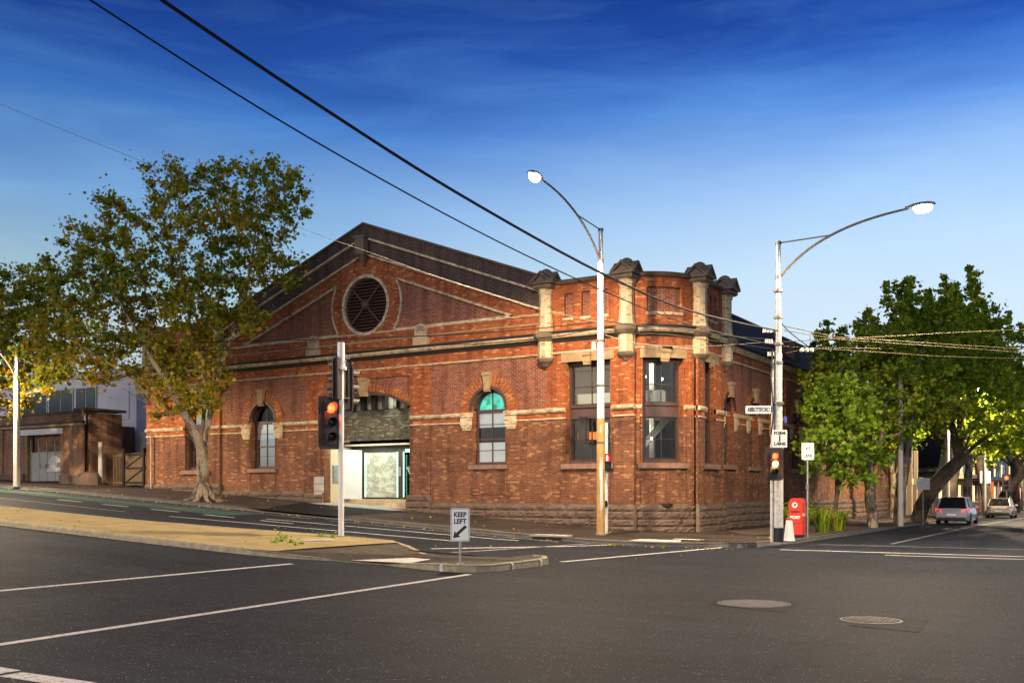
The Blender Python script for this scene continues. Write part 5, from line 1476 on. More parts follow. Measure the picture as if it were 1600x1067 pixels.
# ---- post box
qx, qy = 5.0, -.95
pbx = thing('post_box', 'red street post box with round top and white POST lettering', 'post box', (qx, qy, .13))
def postprof(w, zb, zt, r):
    pts = [(-w, zb), (w, zb)]
    for i in range(9): a = PI / 2 * i / 8; pts.append((w - r + r * math.cos(a), zt - r + r * math.sin(a)))
    for i in range(9): a = PI / 2 + PI / 2 * i / 8; pts.append((-w + r + r * math.cos(a), zt - r + r * math.sin(a)))
    return pts
mb = MB(); mb.prism([(qx + a, qy - .22, .13 + b) for a, b in postprof(.235, .12, 1.42, .16)], (0, .46, 0)); body = mb.build('body', 'post_red', pbx)
mb = MB(); mb.prism([(qx + a, qy - .235, .13 + b) for a, b in postprof(.20, .55, 1.38, .13)], (0, .015, 0)); mb.build('door', 'post_red', pbx)
mb = MB(); mb.box(qx - .19, qx + .19, qy - .18, qy + .18, .13, .26); mb.build('plinth', 'paint_black', pbx)
mb = MB(); mb.box(qx - .15, qx + .15, qy - .245, qy - .234, .92 + .13, .96 + .13); mb.build('slot', 'paint_black', body)
mb = MB(); mb.prism([(qx - .02 + .10 * math.cos(2 * PI * i / 24), qy - .24, 1.30 + .10 * math.sin(2 * PI * i / 24)) for i in range(24)], (0, -.006, 0)); dsc = mb.build('emblem', 'sign_white', body)
mb = MB(); q = lambda a, b: (qx - .02 + a, qy - .249, 1.30 + b)
mb.prism([q(-.02, -.075), q(.005, -.055), q(.005, -.02)] + [q(.012 + .048 * math.sin(t), .022 + .048 * -math.cos(t)) for t in [PI * i / 8 for i in range(9)]] + [q(-.02, .07)], (0, -.003, 0)); mb.build('emblem_mark', 'post_red', dsc)
text('lettering', 'POST', 'sign_white', body, (qx, qy - .245, .86), (1, 0, 0), UP, .10, .002, .36, bold=.006)
text('lettering', 'POST', 'sign_white', body, (qx + .237, qy - .0, .95), (0, 0, 1), (0, -1, 0), .07, .002, .25) if False else text('lettering', 'POST', 'sign_white', body, (qx + .237, qy, .95), (0, 1, 0), UP, .09, .002, .3, bold=.003)
# ---- white tapered marker by the pole
cx_, cy_ = G(1233, 845, .13)
tc_ = thing('marker_cone', 'white tapered plastic marker with a red top by the foot of the corner pole', 'marker cone', (cx_, cy_, .13))
mb = MB(); mb.lathe([(.20, .0), (.20, .03), (.185, .05), (.11, .66), (.09, .70)], (cx_, cy_, .14), 8); mb.build('body', 'paint_white', tc_)
mb = MB(); mb.lathe([(.11, .70), (.115, .73), (.08, .76), (.02, .77)], (cx_, cy_, .14), 8); mb.build('cap', 'post_red', tc_)

# ---- overhead wires
def catmull(pts, n=8):
    out = []; P0 = [pts[0]] + pts + [pts[-1]]
    for i in range(1, len(P0) - 2):
        a, b, c, d = P0[i - 1], P0[i], P0[i + 1], P0[i + 2]
        for k in range(n):
            t = k / n; out.append(.5 * ((2 * b) + (c - a) * t + (2 * a - 5 * b + 4 * c - d) * t * t + (3 * b - a - 3 * c + d) * t ** 3))
    out.append(pts[-1]); return out
def wire(label, px, Y0, Y1, r, mat='cable_black', grp='overhead wires', cat='overhead wire', name='overhead_wire'):
    """hangs in the vertical plane between its two ends; given by points on its curve"""
    a = Vector(cam2w((px[0][0] - 800) / FPX * Y0, Y0)); b = Vector(cam2w((px[-1][0] - 800) / FPX * Y1, Y1))
    pts = []
    for x_, y_ in px:
        # solve for the spot on line a-b lying on this sight line
        lo, hi = -.2, 1.2
        def pxof(t):
            q = a + (b - a) * t; d = depth(q.x, q.y); X = (q.x - CAM[0]) * CX + (q.y - CAM[1]) * SX; return 800 + FPX * X / d, d, q
        s_ = 1 if px[-1][0] > px[0][0] else -1
        for _ in range(40):
            m_ = (lo + hi) / 2
            if (pxof(m_)[0] - x_) * s_ < 0: lo = m_
            else: hi = m_
        _, d, q = pxof((lo + hi) / 2); pts.append(Vector((q.x, q.y, CAM[2] - (y_ - 769) / FPX * d)))
    mb = MB(); mb.tube(catmull(pts, 6), r, 6); o = mb.build(name, mat, smooth=True); tag(o, label, cat, grp); return o
wire('thickest black cable, running from high on the left down to the white corner pole', [(90, -115), (255, 2), (500, 166), (720, 305), (940, 427), (1080, 486), (1216, 517)], 11.5, 31.8, .026)
wire('thin black cable just below the thickest one, down to the corner pole', [(20, -85), (140, 0), (480, 214), (783, 380), (1000, 479), (1110, 516), (1216, 540)], 11.5, 31.8, .013)
wire('fine pale span wire crossing the tree and the gable to the ochre pole', [(-60, 133), (0, 163), (235, 258), (470, 356), (568, 391), (700, 438), (845, 482), (932, 503)], 30, 36, .008, 'cable_grey')
wire('upper dark feeder along the front of the warehouse to the ochre pole', [(26, 542), (200, 538), (340, 534), (520, 530), (700, 523), (820, 515), (932, 503)], 50, 36, .021)
wire('lower dark feeder along the front, hanging beside the cornice', [(26, 552), (200, 550), (340, 547), (520, 545), (700, 539), (840, 529), (932, 514)], 50, 36, .017)
wire('heavy feeder between the two lamp poles, upper run', [(945, 501), (985, 507), (1069, 514), (1130, 524), (1214, 531)], 36, 31.8, .022)
wire('heavy feeder between the two lamp poles, lower run', [(945, 516), (985, 521), (1040, 522), (1110, 532), (1214, 546)], 36, 31.8, .016)
wire('pale thin wire between the lamp poles over the corner tower', [(945, 523), (1000, 537), (1096, 541), (1214, 533)], 36, 31.8, .009, 'cable_grey')
wire('pale tram wire rising to the right from the corner pole', [(1224, 534), (1312, 529), (1381, 526), (1465, 521), (1597, 515), (1700, 512)], 31.8, 30, .013, 'wire_tan')
wire('pale tram wire falling to the right, upper', [(1224, 509), (1312, 527), (1378, 531), (1480, 538), (1591, 545), (1700, 554)], 31.8, 30, .013, 'wire_tan')
wire('pale tram wire falling to the right, lower', [(1224, 516), (1312, 530), (1378, 535), (1480, 542), (1600, 551), (1700, 560)], 31.8, 30, .012, 'wire_tan')
wire('lowest slack pale wire over the side road', [(1224, 541), (1354, 549), (1480, 557), (1600, 560), (1700, 561)], 31.8, 33, .011, 'wire_tan')
wire('slanting black cable from the corner pole down to the cross-arm pole', [(1222, 506), (1240, 524), (1300, 568), (1350, 596), (1403, 622)], 31.8, 47.5, .016)
ins = thing('insulator_string', 'three pale round insulators on a short wire right of the corner pole', 'insulator', tuple(P(1262, 547, 31.6)))
for x_ in (1253, 1260.5, 1268):
    p = P(x_, 547, 31.6); mb = MB(); mb.lathe([(.01, -.07), (.06, -.05), (.075, 0), (.06, .05), (.01, .07)], tuple(p), 10); mb.build('insulator', 'paint_white_worn', ins, smooth=True)
mb = MB(); mb.tube([P(1228, 552, 31.7), P(1250, 547, 31.6), P(1270, 547, 31.6), P(1290, 543, 31.5), P(1400, 545, 31.2)], .01, 5); mb.build('wire', 'wire_tan', ins)
# ---- plain poles down the side street
def plain_pole(x, y, zt, r, label, arm=None):
    z = g(x, y) + .12; t = thing('utility_pole', label, 'utility pole', (x, y, z), group='poles down the side street')
    mb = MB(); mb.cyl(x, y, z, zt, r, r * .7, 14); mb.build('pole', 'concrete_pole', t, smooth=True)
    if arm:
        mb = MB(); c = Vector((x, y, arm)); obox(mb, c, DIRC, DIRF, .75, .05, .06)
        ca = mb.build('cross_arm', 'galvanised', t)
        for s_ in (-.65, -.3, .3, .65):
            mb = MB(); q = c + DIRC * s_; mb.cyl(q.x, q.y, arm + .06, arm + .2, .05, .035, 8); mb.build('insulator', 'paint_white_worn', ca)
    else:
        mb = MB(); mb.cyl(x, y, zt, zt + .08, r * .75, r * .5, 12); mb.build('cap', 'galvanised_dark', t)
plain_pole(5.65, 14.2, 7.4, .14, 'pale utility pole with a cross arm, nearest of those among the street trees', 6.3)
street_lamp(5.65, 28.5, g(5.65, 28.5) + .12, 7.6, (1, 0), 1.3, 8.0, .15, 'street lamp on a grey pole just right of the leaning tree', LW * .95, [(7.6, .15, .10, 0)], ('concrete_pole', 'paint_black', 'galvanised'))
street_lamp(5.7, 45.5, g(5.7, 45.5) + .12, 7.6, (1, 0), 2.6, 8.2, .15, 'street lamp on a grey pole beside the pale cream car', LW * .95, [(7.6, .15, .10, 0)], ('concrete_pole', 'paint_black', 'galvanised'))
street_lamp(5.7, 78, g(5.7, 78) + .12, 7.6, (1, 0), 2.6, 8.2, .15, 'farthest street lamp on a grey pole down the side street', LW, [(7.6, .15, .10, 0)], ('concrete_pole', 'paint_black', 'galvanised'))
# ================================================================== TREES
LEAF10 = np.array([(math.cos(math.pi / 2 + 2 * math.pi * i / 10) * (1.0 if i % 2 == 0 else .52), math.sin(math.pi / 2 + 2 * math.pi * i / 10) * (1.0 if i % 2 == 0 else .52)) for i in range(10)])
LEAF6 = np.array([(0, -1), (.75, -.35), (.55, .45), (0, 1), (-.6, .4), (-.7, -.4)], float)
def leaf_mesh(name, centres, spread, per, size, mat, seed, shape=LEAF10, parent=None, droop=.25):
    rg = np.random.default_rng(seed); N = len(centres) * per
    C = np.repeat(np.array(centres, float), per, 0)
    sp = np.repeat(np.array(spread, float).reshape(-1, 1) if np.ndim(spread) else np.full((len(centres), 1), spread), per, 0)
    d = rg.normal(size=(N, 3)); rr = np.abs(rg.normal(0, .62, (N, 1))); d /= np.linalg.norm(d, axis=1, keepdims=True)
    C = C + d * rr * sp * np.array([1, 1, .8])
    nrm = rg.normal(size=(N, 3)) + np.array([0, 0, .7]); nrm /= np.linalg.norm(nrm, axis=1, keepdims=True)
    t = rg.normal(size=(N, 3)); t -= nrm * (t * nrm).sum(1, keepdims=True); t /= np.linalg.norm(t, axis=1, keepdims=True)
    b = np.cross(nrm, t); s = size * rg.uniform(.6, 1.25, (N, 1, 1)); k = len(shape)
    V = C[:, None, :] + s * (shape[None, :, 0:1] * t[:, None, :] + shape[None, :, 1:2] * b[:, None, :])
    V = V + nrm[:, None, :] * s * (-droop * (shape ** 2).sum(1))[None, :, None]
    off = np.array(ORG.get(parent.name, (0, 0, 0))) if parent else 0
    V = (V - off).reshape(-1, 3)
    me = bpy.data.meshes.new(name); me.vertices.add(len(V)); me.vertices.foreach_set('co', V.ravel())
    me.loops.add(N * k); me.loops.foreach_set('vertex_index', np.arange(N * k, dtype=np.int32))
    me.polygons.add(N); me.polygons.foreach_set('loop_start', np.arange(N, dtype=np.int32) * k)
    me.update(calc_edges=True); me.validate()
    me.materials.append(M(mat))
    o = bpy.data.objects.new(name, me); COL.objects.link(o)
    if parent: o.parent = parent
    return o
def grow(nodes, par, attr, seed=1, step=1.1, wig=.12):
    """nodes: list of Vector, par: parent index; joins every attractor to the skeleton"""
    rg = random.Random(seed)
    root = nodes[0]; attr = sorted(attr, key=lambda p: (p - root).length)
    tips = []
    for a in attr:
        best, bd = 0, 1e9
        for i, n in enumerate(nodes):
            if i == 0: continue
            d = (n - a).length
            pen = max(0, n.z - a.z) * .9
            if d + pen < bd: bd = d + pen; best = i
        p = nodes[best]; L = (a - p).length; k = max(1, int(L / step)); cur = best
        for j in range(1, k + 1):
            q = p + (a - p) * (j / k) + (Vector((rg.uniform(-1, 1), rg.uniform(-1, 1), rg.uniform(-.6, 1))) * wig * min(1, L) if j < k else Vector((0, 0, 0)))
            nodes.append(q); par.append(cur); cur = len(nodes) - 1
        tips.append(cur)
    return tips
def branch_mesh(nodes, par, r_tip, r_base, mat, parent, extra_twigs=0, seed=3, name='trunk'):
    n = len(nodes); kids = [[] for _ in range(n)]
    for i in range(1, n): kids[par[i]].append(i)
    rad = [0.0] * n; e = 1.95
    order = sorted(range(n), key=lambda i: -i)
    for i in order:
        if not kids[i]: rad[i] = r_tip
        else: rad[i] = sum(rad[c] ** e for c in kids[i]) ** (1 / e)
    sc = math.log(r_base / r_tip) / math.log(max(rad[0], r_tip * 1.01) / r_tip)
    rad = [r_tip * (r / r_tip) ** sc for r in rad]
    mb = MB(); rg = random.Random(seed)
    stack = [0]; seen = set()
    def chain(i, pts, rs):
        cur = i
        while True:
            if not kids[cur]: break
            ks = sorted(kids[cur], key=lambda c: -rad[c])
            for c in ks[1:]: todo.append((cur, c))
            pts.append(nodes[ks[0]]); rs.append(rad[ks[0]]); cur = ks[0]
        return pts, rs
    todo = []; pts, rs = chain(0, [nodes[0]], [rad[0]])
    mb.tube(pts, rs, 14, False)
    while todo:
        a, b = todo.pop()
        rr = min(rad[a], rad[b] * 1.25)
        pts, rs = chain(b, [nodes[a], nodes[b]], [rr, rad[b]])
        mb.tube(pts, rs, 9 if rr > .06 else (6 if rr > .02 else 4), False)
    if extra_twigs:
        for i in range(n):
            if not kids[i] or rad[i] < r_tip * 1.6:
                for _ in range(extra_twigs):
                    d = Vector((rg.gauss(0, 1), rg.gauss(0, 1), rg.gauss(.3, .8))).normalized() * rg.uniform(.3, .75)
                    mb.tube([nodes[i], nodes[i] + d * .5 + Vector((0, 0, .04)), nodes[i] + d], [r_tip * .7, r_tip * .5, r_tip * .3], 3, False)
    return mb.build(name, mat, parent, smooth=True), rad
def inpoly(x, y, poly):
    c = False; j = len(poly) - 1
    for i in range(len(poly)):
        if ((poly[i][1] > y) != (poly[j][1] > y)) and (x < (poly[j][0] - poly[i][0]) * (y - poly[i][1]) / (poly[j][1] - poly[i][1]) + poly[i][0]): c = not c
        j = i
    return c
def flare(mb_, x, y, z, r, n=7, seed=2):
    pass
# the big plane tree before the left half of the front
def hero_tree(name, label, base, Y, outline, limbs, n_attr, thick, per, lsize, seed, r_base, mat='leaf_autumn', spread=.62, holes=()):
    t = thing(name, label, 'tree', tuple(base))
    rg = random.Random(seed)
    nodes = [Vector(base)]; par = [-1]; idx = {}
    def add(p, pr): nodes.append(p); par.append(pr); return len(nodes) - 1
    for key, start, pts in limbs:
        cur = idx.get(start, 0)
        for (x_, y_, dd) in pts: cur = add(P(x_, y_, Y + dd), cur)
        idx[key] = cur
        for q in range(len(pts)): idx[key + str(q)] = cur - len(pts) + 1 + q
    attr = []; xs = [p[0] for p in outline]; ys = [p[1] for p in outline]; cxm, cym = sum(xs) / len(xs), sum(ys) / len(ys); tries = 0
    mind = .62
    while len(attr) < n_attr and tries < 60000:
        tries += 1
        x_, y_ = rg.uniform(min(xs), max(xs)), rg.uniform(min(ys), max(ys))
        if not inpoly(x_, y_, outline) or any(inpoly(x_, y_, h) for h in holes): continue
        # thinner towards the outline
        e = min(math.hypot(x_ - a, y_ - b) for a, b in outline)
        th = thick * min(1, .25 + e / 90)
        dd = rg.uniform(-th, th) * math.sqrt(rg.random())
        p = P(x_, y_, Y + dd)
        if any((p - a).length < mind for a in attr): continue
        attr.append(p)
    tips = grow(nodes, par, attr, seed)
    tr, rad = branch_mesh(nodes, par, .012, r_base, 'bark', t, 3, seed)
    leaf_mesh('crown', [tuple(a) for a in attr], np.array([spread * rg.uniform(.7, 1.25) for _ in attr]), per, lsize, mat, seed, LEAF10, t)
    return t, tr
tb = Vector((-20.69, -5.5, g(-20.7, -5.5) + .10)); TY = depth(tb.x, tb.y)
out1 = [(228, 262), (262, 254), (300, 268), (322, 262), (335, 236), (350, 252), (372, 258), (388, 242), (408, 236), (436, 256), (462, 268), (484, 292), (480, 312), (462, 318), (482, 330), (470, 352), (448, 372), (452, 400), (466, 410), (470, 440), (440, 448),
        (405, 450), (396, 468), (412, 490), (398, 512), (368, 520), (345, 536), (352, 565), (366, 600), (352, 640), (322, 664), (286, 668), (246, 662), (222, 648), (232, 618), (212, 596), (150, 600), (92, 606), (40, 590), (24, 540), (52, 520), (60, 480), (88, 450), (44, 404), (62, 392), (92, 398), (104, 352), (140, 356), (160, 330), (152, 302), (176, 300), (190, 322), (214, 318), (232, 330), (240, 296)]
hl = [[(196, 566), (224, 560), (236, 590), (200, 592)], [(100, 500), (140, 492), (150, 520), (110, 526)], [(378, 420), (396, 430), (392, 448), (380, 440)]]
limbs = [('t', None, [(318, 770, 0), (317, 745, 0), (316, 715, 0), (316, 700, .0)]),
         ('a', 't', [(300, 668, -.3), (285, 640, -.5), (262, 600, -.9), (236, 560, -1.2), (205, 505, -1.3), (170, 440, -1.2), (150, 380, -1.0)]),
         ('b', 't', [(318, 668, .4), (320, 630, .5), (318, 590, .6), (300, 530, .7), (292, 470, .8), (280, 400, .6), (285, 330, .5)]),
         ('c', 't', [(326, 660, .2), (332, 625, .2), (338, 590, .3), (352, 550, .4), (370, 500, .3), (386, 450, 0), (396, 390, -.2), (404, 320, -.2)]),
         ('d', 't', [(292, 680, -.8), (262, 655, -1.4), (226, 628, -1.8), (180, 600, -2.1), (130, 575, -2.2), (90, 560, -2.0)]),
         ('e', 'a2', [(248, 640, -1.6), (215, 600, -2.4), (160, 560, -2.4), (110, 530, -2.2)]),
         ('f', 'b3', [(330, 460, 1.4), (345, 400, 1.6), (348, 330, 1.2), (340, 280, .9)]),
         ('g', 'a3', [(232, 500, .6), (226, 440, 1.2), (236, 370, 1.4), (244, 310, 1.3)])]
t1_, tr1 = hero_tree('plane_tree', 'large plane tree with yellowing leaves rising from the pavement before the gable', tb, TY, out1, limbs, 400, 3.3, 96, .104, 11, .27)
mb = MB()   # root flare
for i in range(9):
    a = 2 * PI * i / 9 + .2; d = Vector((math.cos(a), math.sin(a), 0)); b = Vector(tb)
    mb.tube([b + Vector((0, 0, .75)) + d * .22, b + Vector((0, 0, .3)) + d * .36, b + Vector((0, 0, .06)) + d * .62, b + Vector((0, 0, -.06)) + d * (.95 + .3 * (i % 3))], [.10, .14, .09, .03], 7)
mb.build('roots', 'bark', t1_, smooth=True)
# second street tree further up the hill, only its crown reaches into view
tb2 = Vector((-38.2, -6.6, g(-38.2, -6.6) + .1)); TY2 = depth(tb2.x, tb2.y)
out2 = [(-120, 400), (-60, 370), (-10, 418), (12, 428), (40, 418), (66, 440), (96, 446), (116, 470), (120, 520), (104, 560), (112, 592), (84, 612), (52, 606), (40, 640), (18, 652), (-10, 630), (-60, 640), (-120, 610)]
limbs2 = [('t', None, [(-94, 740, 0), (-92, 700, 0), (-90, 670, 0)]), ('a', 't', [(-60, 620, -.4), (-30, 570, -.6), (10, 530, -.8), (50, 500, -.9)]), ('b', 't', [(-90, 620, .3), (-80, 560, .4), (-60, 500, .4), (-40, 450, .2)]), ('c', 't', [(-110, 600, 0), (-115, 540, 0), (-110, 480, 0)])]
hero_tree('plane_tree', 'plane tree at the left edge whose orange green crown hangs over the neighbouring wall', tb2, TY2, out2, limbs2, 300, 3.6, 100, .115, 23, .28)

# trees of the side street: five built crowns, copied down the kerb
def street_tree(name, label, x, y, H, lean, lobes, n_attr, per, ls, seed, rb, mat, trunk_h=3.0, sp=.6, shape=LEAF6):
    z = g(x, y) + .08; t = thing(name, label, 'tree', (x, y, z), group='street trees down the side street')
    rg = random.Random(seed); b = Vector((x, y, z)); L = Vector(lean)
    nodes = [b]; par = [-1]
    for k in range(1, 5): nodes.append(b + Vector((L.x * (k / 4) ** 1.6, L.y * (k / 4) ** 1.6, trunk_h * k / 4)) + Vector((rg.uniform(-.05, .05), rg.uniform(-.05, .05), 0))); par.append(len(nodes) - 2)
    top = nodes[-1]; ti = len(nodes) - 1
    for (lx, ly, lz, lr) in lobes:
        c = b + Vector((lx, ly, lz)); p = nodes[ti]; cur = ti
        for k in range(1, 4):
            q = p + (c - p) * (k / 3 * .9) + Vector((rg.uniform(-.2, .2), rg.uniform(-.2, .2), .25 * math.sin(k / 3 * PI)))
            nodes.append(q); par.append(cur); cur = len(nodes) - 1
    attr = []; tries = 0; W_ = [l[3] ** 3 for l in lobes]
    while len(attr) < n_attr and tries < 20000:
        tries += 1; l = rg.choices(lobes, W_)[0]
        d = Vector((rg.gauss(0, 1), rg.gauss(0, 1), rg.gauss(0, 1))).normalized() * l[3] * (rg.random() ** .45)
        p = b + Vector((l[0], l[1], l[2])) + d
        if p.z < z + 2.2 or any((p - a).length < .82 for a in attr): continue
        attr.append(p)
    tops = sorted(attr, key=lambda p: -p.z)[:len(attr) // 3]; sh_ = []
    for p in rg.sample(tops, min(len(tops), 16)):
        l = rg.uniform(.7, 1.7); k = int(l / .42) + 1
        for j in range(1, k + 1): sh_.append(p + Vector((rg.uniform(-.12, .12), rg.uniform(-.12, .12), l * j / k)))
    nsh = len(attr); attr += sh_
    grow(nodes, par, attr, seed, 1.2, .15)
    branch_mesh(nodes, par, .013, rb, 'bark_dark' if seed % 2 else 'bark', t, 1, seed)
    leaf_mesh('crown', [tuple(a) for a in attr], np.array([sp * rg.uniform(.7, 1.25) * (1 if i_ < nsh else .42) for i_, _ in enumerate(attr)]), per, ls, mat, seed, shape, t)
    return t
# bright low tree by the wall behind the post box
street_tree('small_tree', 'low bright green tree by the side wall behind the bicycle sign', 3.9, 8.6, 6, (.2, .2, 0), [(0, 0, 3.7, 1.45), (.9, .8, 3.1, 1.1), (-.5, .6, 4.9, 1.05), (.9, -.2, 4.4, 1.0)], 75, 105, .12, 31, .09, 'leaf_bright', 1.9, .55, LEAF10)
A_ = street_tree('plane_tree', 'first plane tree of the row behind the corner pole, pale trunk forking low', 5.0, 11.2, 12, (-.3, .3, 0), [(-1.6, 1.2, 6.2, 1.8), (-2.0, 2.6, 7.8, 1.6), (-.4, 3.2, 7.8, 1.9), (.6, 2.0, 5.6, 1.5), (-2.4, .4, 6.9, 1.0)], 150, 84, .105, 40, .24, 'leaf_plane', 2.6)
B_ = street_tree('plane_tree', 'second plane tree of the row with a slim forking trunk beside the cross-arm pole', 5.0, 17.0, 12, (.3, .2, 0), [(-.8, 1.0, 8.6, 1.9), (.8, 2.4, 9.8, 2.0), (-1.8, 2.4, 7.4, 1.9), (1.6, -.6, 6.4, 1.8), (.2, .5, 11.2, 1.1)], 155, 84, .11, 42, .25, 'leaf_plane', 3.2)
C_ = street_tree('plane_tree', 'thick dark plane tree leaning towards the road over the parked silver car', 4.7, 24.2, 13, (2.2, .8, 0), [(1.0, 0, 8.0, 2.4), (3.2, .6, 6.6, 2.2), (0, 2, 10.2, 2.1), (2.4, 2.6, 9.0, 2.2), (4.4, 0, 5.4, 1.5), (1.2, 3.5, 12.0, 1.3)], 185, 82, .12, 45, .42, 'leaf_plane', 3.6)
D_ = street_tree('plane_tree', 'tall plane tree with a pointed crown, fourth of the row', 4.9, 33.0, 15, (.6, .4, 0), [(.4, 0, 8.5, 2.7), (-.6, 1.5, 11.4, 2.4), (2.6, .2, 7.0, 2.4), (1.6, 1.8, 12.6, 2.0), (3.4, -.8, 5.4, 1.8), (.8, .4, 14.4, 1.2)], 175, 82, .13, 47, .33, 'leaf_plane', 3.6)
def tcopy(src, x, y, rz, sc, label):
    c = copytree(src, (x, y, g(x, y) + .08), label, rz, (sc, sc, sc)); return c
lab = ['fifth plane tree of the row, its crown over the parked cream car', 'sixth plane tree of the row, half hidden by nearer leaves', 'seventh plane tree of the row near the red lights', 'eighth plane tree of the row, dark against the sky', 'ninth plane tree of the row, far down the street', 'farthest plane tree of the row at the end of the street']
for i, (src, y, sc, rz) in enumerate(((B_, 42, 1.15, 1.0), (D_, 51, 1.05, 2.2), (C_, 61, 1.0, .3), (D_, 73, 1.2, 4.0), (B_, 88, 1.25, 3.0), (D_, 106, 1.3, 5.2))):
    tcopy(src, 5.0 + (.4 if i % 2 else 0), y, rz, sc, lab[i])
lab = ['plane tree beyond the end of the warehouse, behind the cross-arm pole', 'plane tree on the lot between warehouse and beige house', 'tree behind the beige house', 'tree in a back yard beyond the slate roof', 'bushy tree closing the side street']
for i, (src, x, y, sc, rz) in enumerate(((B_, -1.5, 46, 1.0, 2.0), (A_, 1.6, 33, .95, 2.5), (D_, -7, 84, 1.0, 1.0), (B_, -3, 100, 1.2, 0.4), (C_, 9, 150, 1.3, 2.0))):
    tcopy(src, x, y, rz, sc, lab[i])
# strappy plants and low growth at the foot of the side wall
def strappy(x, y, n, h, seed, label):
    rg = random.Random(seed); t = thing('strappy_plant', label, 'plant', (x, y, g(x, y) + .12), group='strappy plants by the side wall')
    mb = MB(); z = g(x, y) + .12
    for i in range(n):
        a = rg.uniform(0, 2 * PI); l = h * rg.uniform(.6, 1.1); d = Vector((math.cos(a), math.sin(a), 0)); s_ = Vector((-d.y, d.x, 0)) * .03
        b = Vector((x, y, z)) + d * rg.uniform(0, .25); lean_ = rg.uniform(.2, .7)
        pts = [b, b + d * l * .25 * lean_ + UP * l * .45, b + d * l * .6 * lean_ + UP * l * .8, b + d * l * 1.1 * lean_ + UP * l * (.95 - .4 * lean_)]
        v = []
        for k, p in enumerate(pts):
            w = (1, 1.2, .9, .1)[k]; v += [p - s_ * w, p + s_ * w]
        mb.add(v, [(0, 1, 3, 2), (2, 3, 5, 4), (4, 5, 7, 6)])
    mb.build('leaves', 'leaf_plane', t)
for i, (x, y, n, h, lb) in enumerate(((4.4, 1.2, 60, 1.3, 'strappy plant right behind the post box'), (4.0, 2.6, 70, 1.5, 'tallest strappy plant by the side wall'), (4.6, 4.0, 60, 1.2, 'strappy plant before the low bright tree'), (3.4, 5.4, 60, 1.5, 'strappy plant close against the side wall'), (4.6, 6.6, 60, 1.0, 'lowest strappy plant under the bright tree'))):
    strappy(x, y, n, h, 60 + i, lb)
gb = struct(sheet('garden_bed', [(2.4, .6), (5.0, .6), (5.1, 24), (1.2, 24), (1.0, 3)], .14, 'earth'))
# weeds on the gravel and fallen leaves in the gutter
pts = [(G(px_, py_, .15)) for px_, py_ in ((432, 843), (440, 846), (455, 848), (470, 850), (445, 841), (500, 838), (428, 848), (462, 852), (520, 840))]
leaf_mesh('weeds', [(a, b, g(a, b) + .17) for a, b in pts], .22, 40, .035, 'leaf_bright', 77, LEAF6); o = bpy.data.objects['weeds']; tag(o, 'small green weeds growing at the edge of the gravel', 'weeds', kind='stuff')
rg = random.Random(5); pts = []
for i in range(260): 
    x = rg.uniform(-34, 5); y = -7.05 - abs(rg.gauss(0, .25)) if rg.random() < .6 else rg.uniform(-6.8, -1); pts.append((x, y, g(x, y) + (.015 if y < -7 else .15)))
for i in range(25): x = rg.uniform(-25, -3); y = rg.uniform(-19.3, -15.4); pts.append((x, y, g(x, y) + .165))
for i in range(12): x = rg.uniform(-9, 5); y = rg.uniform(-13, -8); pts.append((x, y, g(x, y) + .02))
leaf_mesh('fallen_leaves', pts, .02, 1, .055, 'leaf_autumn', 78, LEAF10); o = bpy.data.objects['fallen_leaves']; tag(o, 'fallen yellow leaves scattered on pavement, gutter and gravel', 'leaves', kind='stuff')

# ================================================================== NEIGHBOURS ON THE LEFT
nb = thing('brick_outbuilding', 'single storey brick building with parapet and white lintel at the left edge', 'building', (-37.4, 0, g(-37, 0)))
mb = MB(); mb.slab(mF, [(-75, 1.5), (-37.4, 1.5), (-37.4, 6.5), (-75, 6.5)], [rhole(-43.1, -39.7, 1.6, 5.28)], -.4, 0)
mb.box(-37.8, -37.4, .4, 2.6, 1.5, 6.5); mb.box(-75, -40, .5, 5.5, 1.5, 6.0)
mb.build('wall', 'brick_neighbour', nb)
mb = MB(); mb.mbox(mF, -38.6, -37.35, 0, .12, 1.8, 6.0); mb.mbox(mF, -46.5, -45.6, 0, .1, 1.8, 6.0); mb.build('pilaster', 'brick_neighbour', nb)
mb = MB(); mb.mbox(mF, -75, -37.3, -.02, .2, 5.72, 5.86); mb.build('cornice', 'sandstone', nb)
mb = MB(); mb.mbox(mF, -75, -37.28, -.02, .26, 5.865, 5.97); mb.build('gutter', 'gutter', nb)
mb = MB(); mb.mbox(mF, -75, -37.3, -.5, .08, 6.5, 6.6); mb.box(-38.3, -37.1, -.1, 2.7, 6.6, 6.75); mb.build('coping', 'coping_stone', nb)
mb = MB(); mb.mbox(mF, -43.9, -39.4, -.1, .06, 5.28, 5.62); mb.build('lintel', 'paint_white', nb)
mb = MB(); mb.mbox(mF, -39.5, -37.3, 0, .22, 1.8, 2.75); mb.mbox(mF, -46, -43.3, 0, .18, 1.8, 2.9); mb.build('plinth', 'bluestone', nb)
gt = thing('steel_gate', 'pale steel gate of four leaves with painted street numbers under the white lintel', 'gate', (-41.4, .25, g(-41, 0) + .13))
zb_ = g(-41, 0) + .2
for k in range(4):
    x0 = -43.05 + k * .83
    mb = MB(); mb.box(x0 + .03, x0 + .80, .22, .26, zb_, 4.15); mb.box(x0, x0 + .05, .18, .28, zb_, 5.0); mb.box(x0, x0 + .83, .18, .28, 4.15, 4.22)
    lf = mb.build('leaf', 'steel_gate', gt)
    if k in (1, 3): pass
mb = MB(); mb.slab(mF, [(-41.3, 3.0)] + [(-40.5 + .8 * math.cos(a), 3.05 + .95 * math.sin(a)) for a in [PI - PI * i / 14 for i in range(15)]] + [(-39.75, 3.0)], [], -.2, -.16); mb.build('arched_panel', 'paint_white_worn', gt)
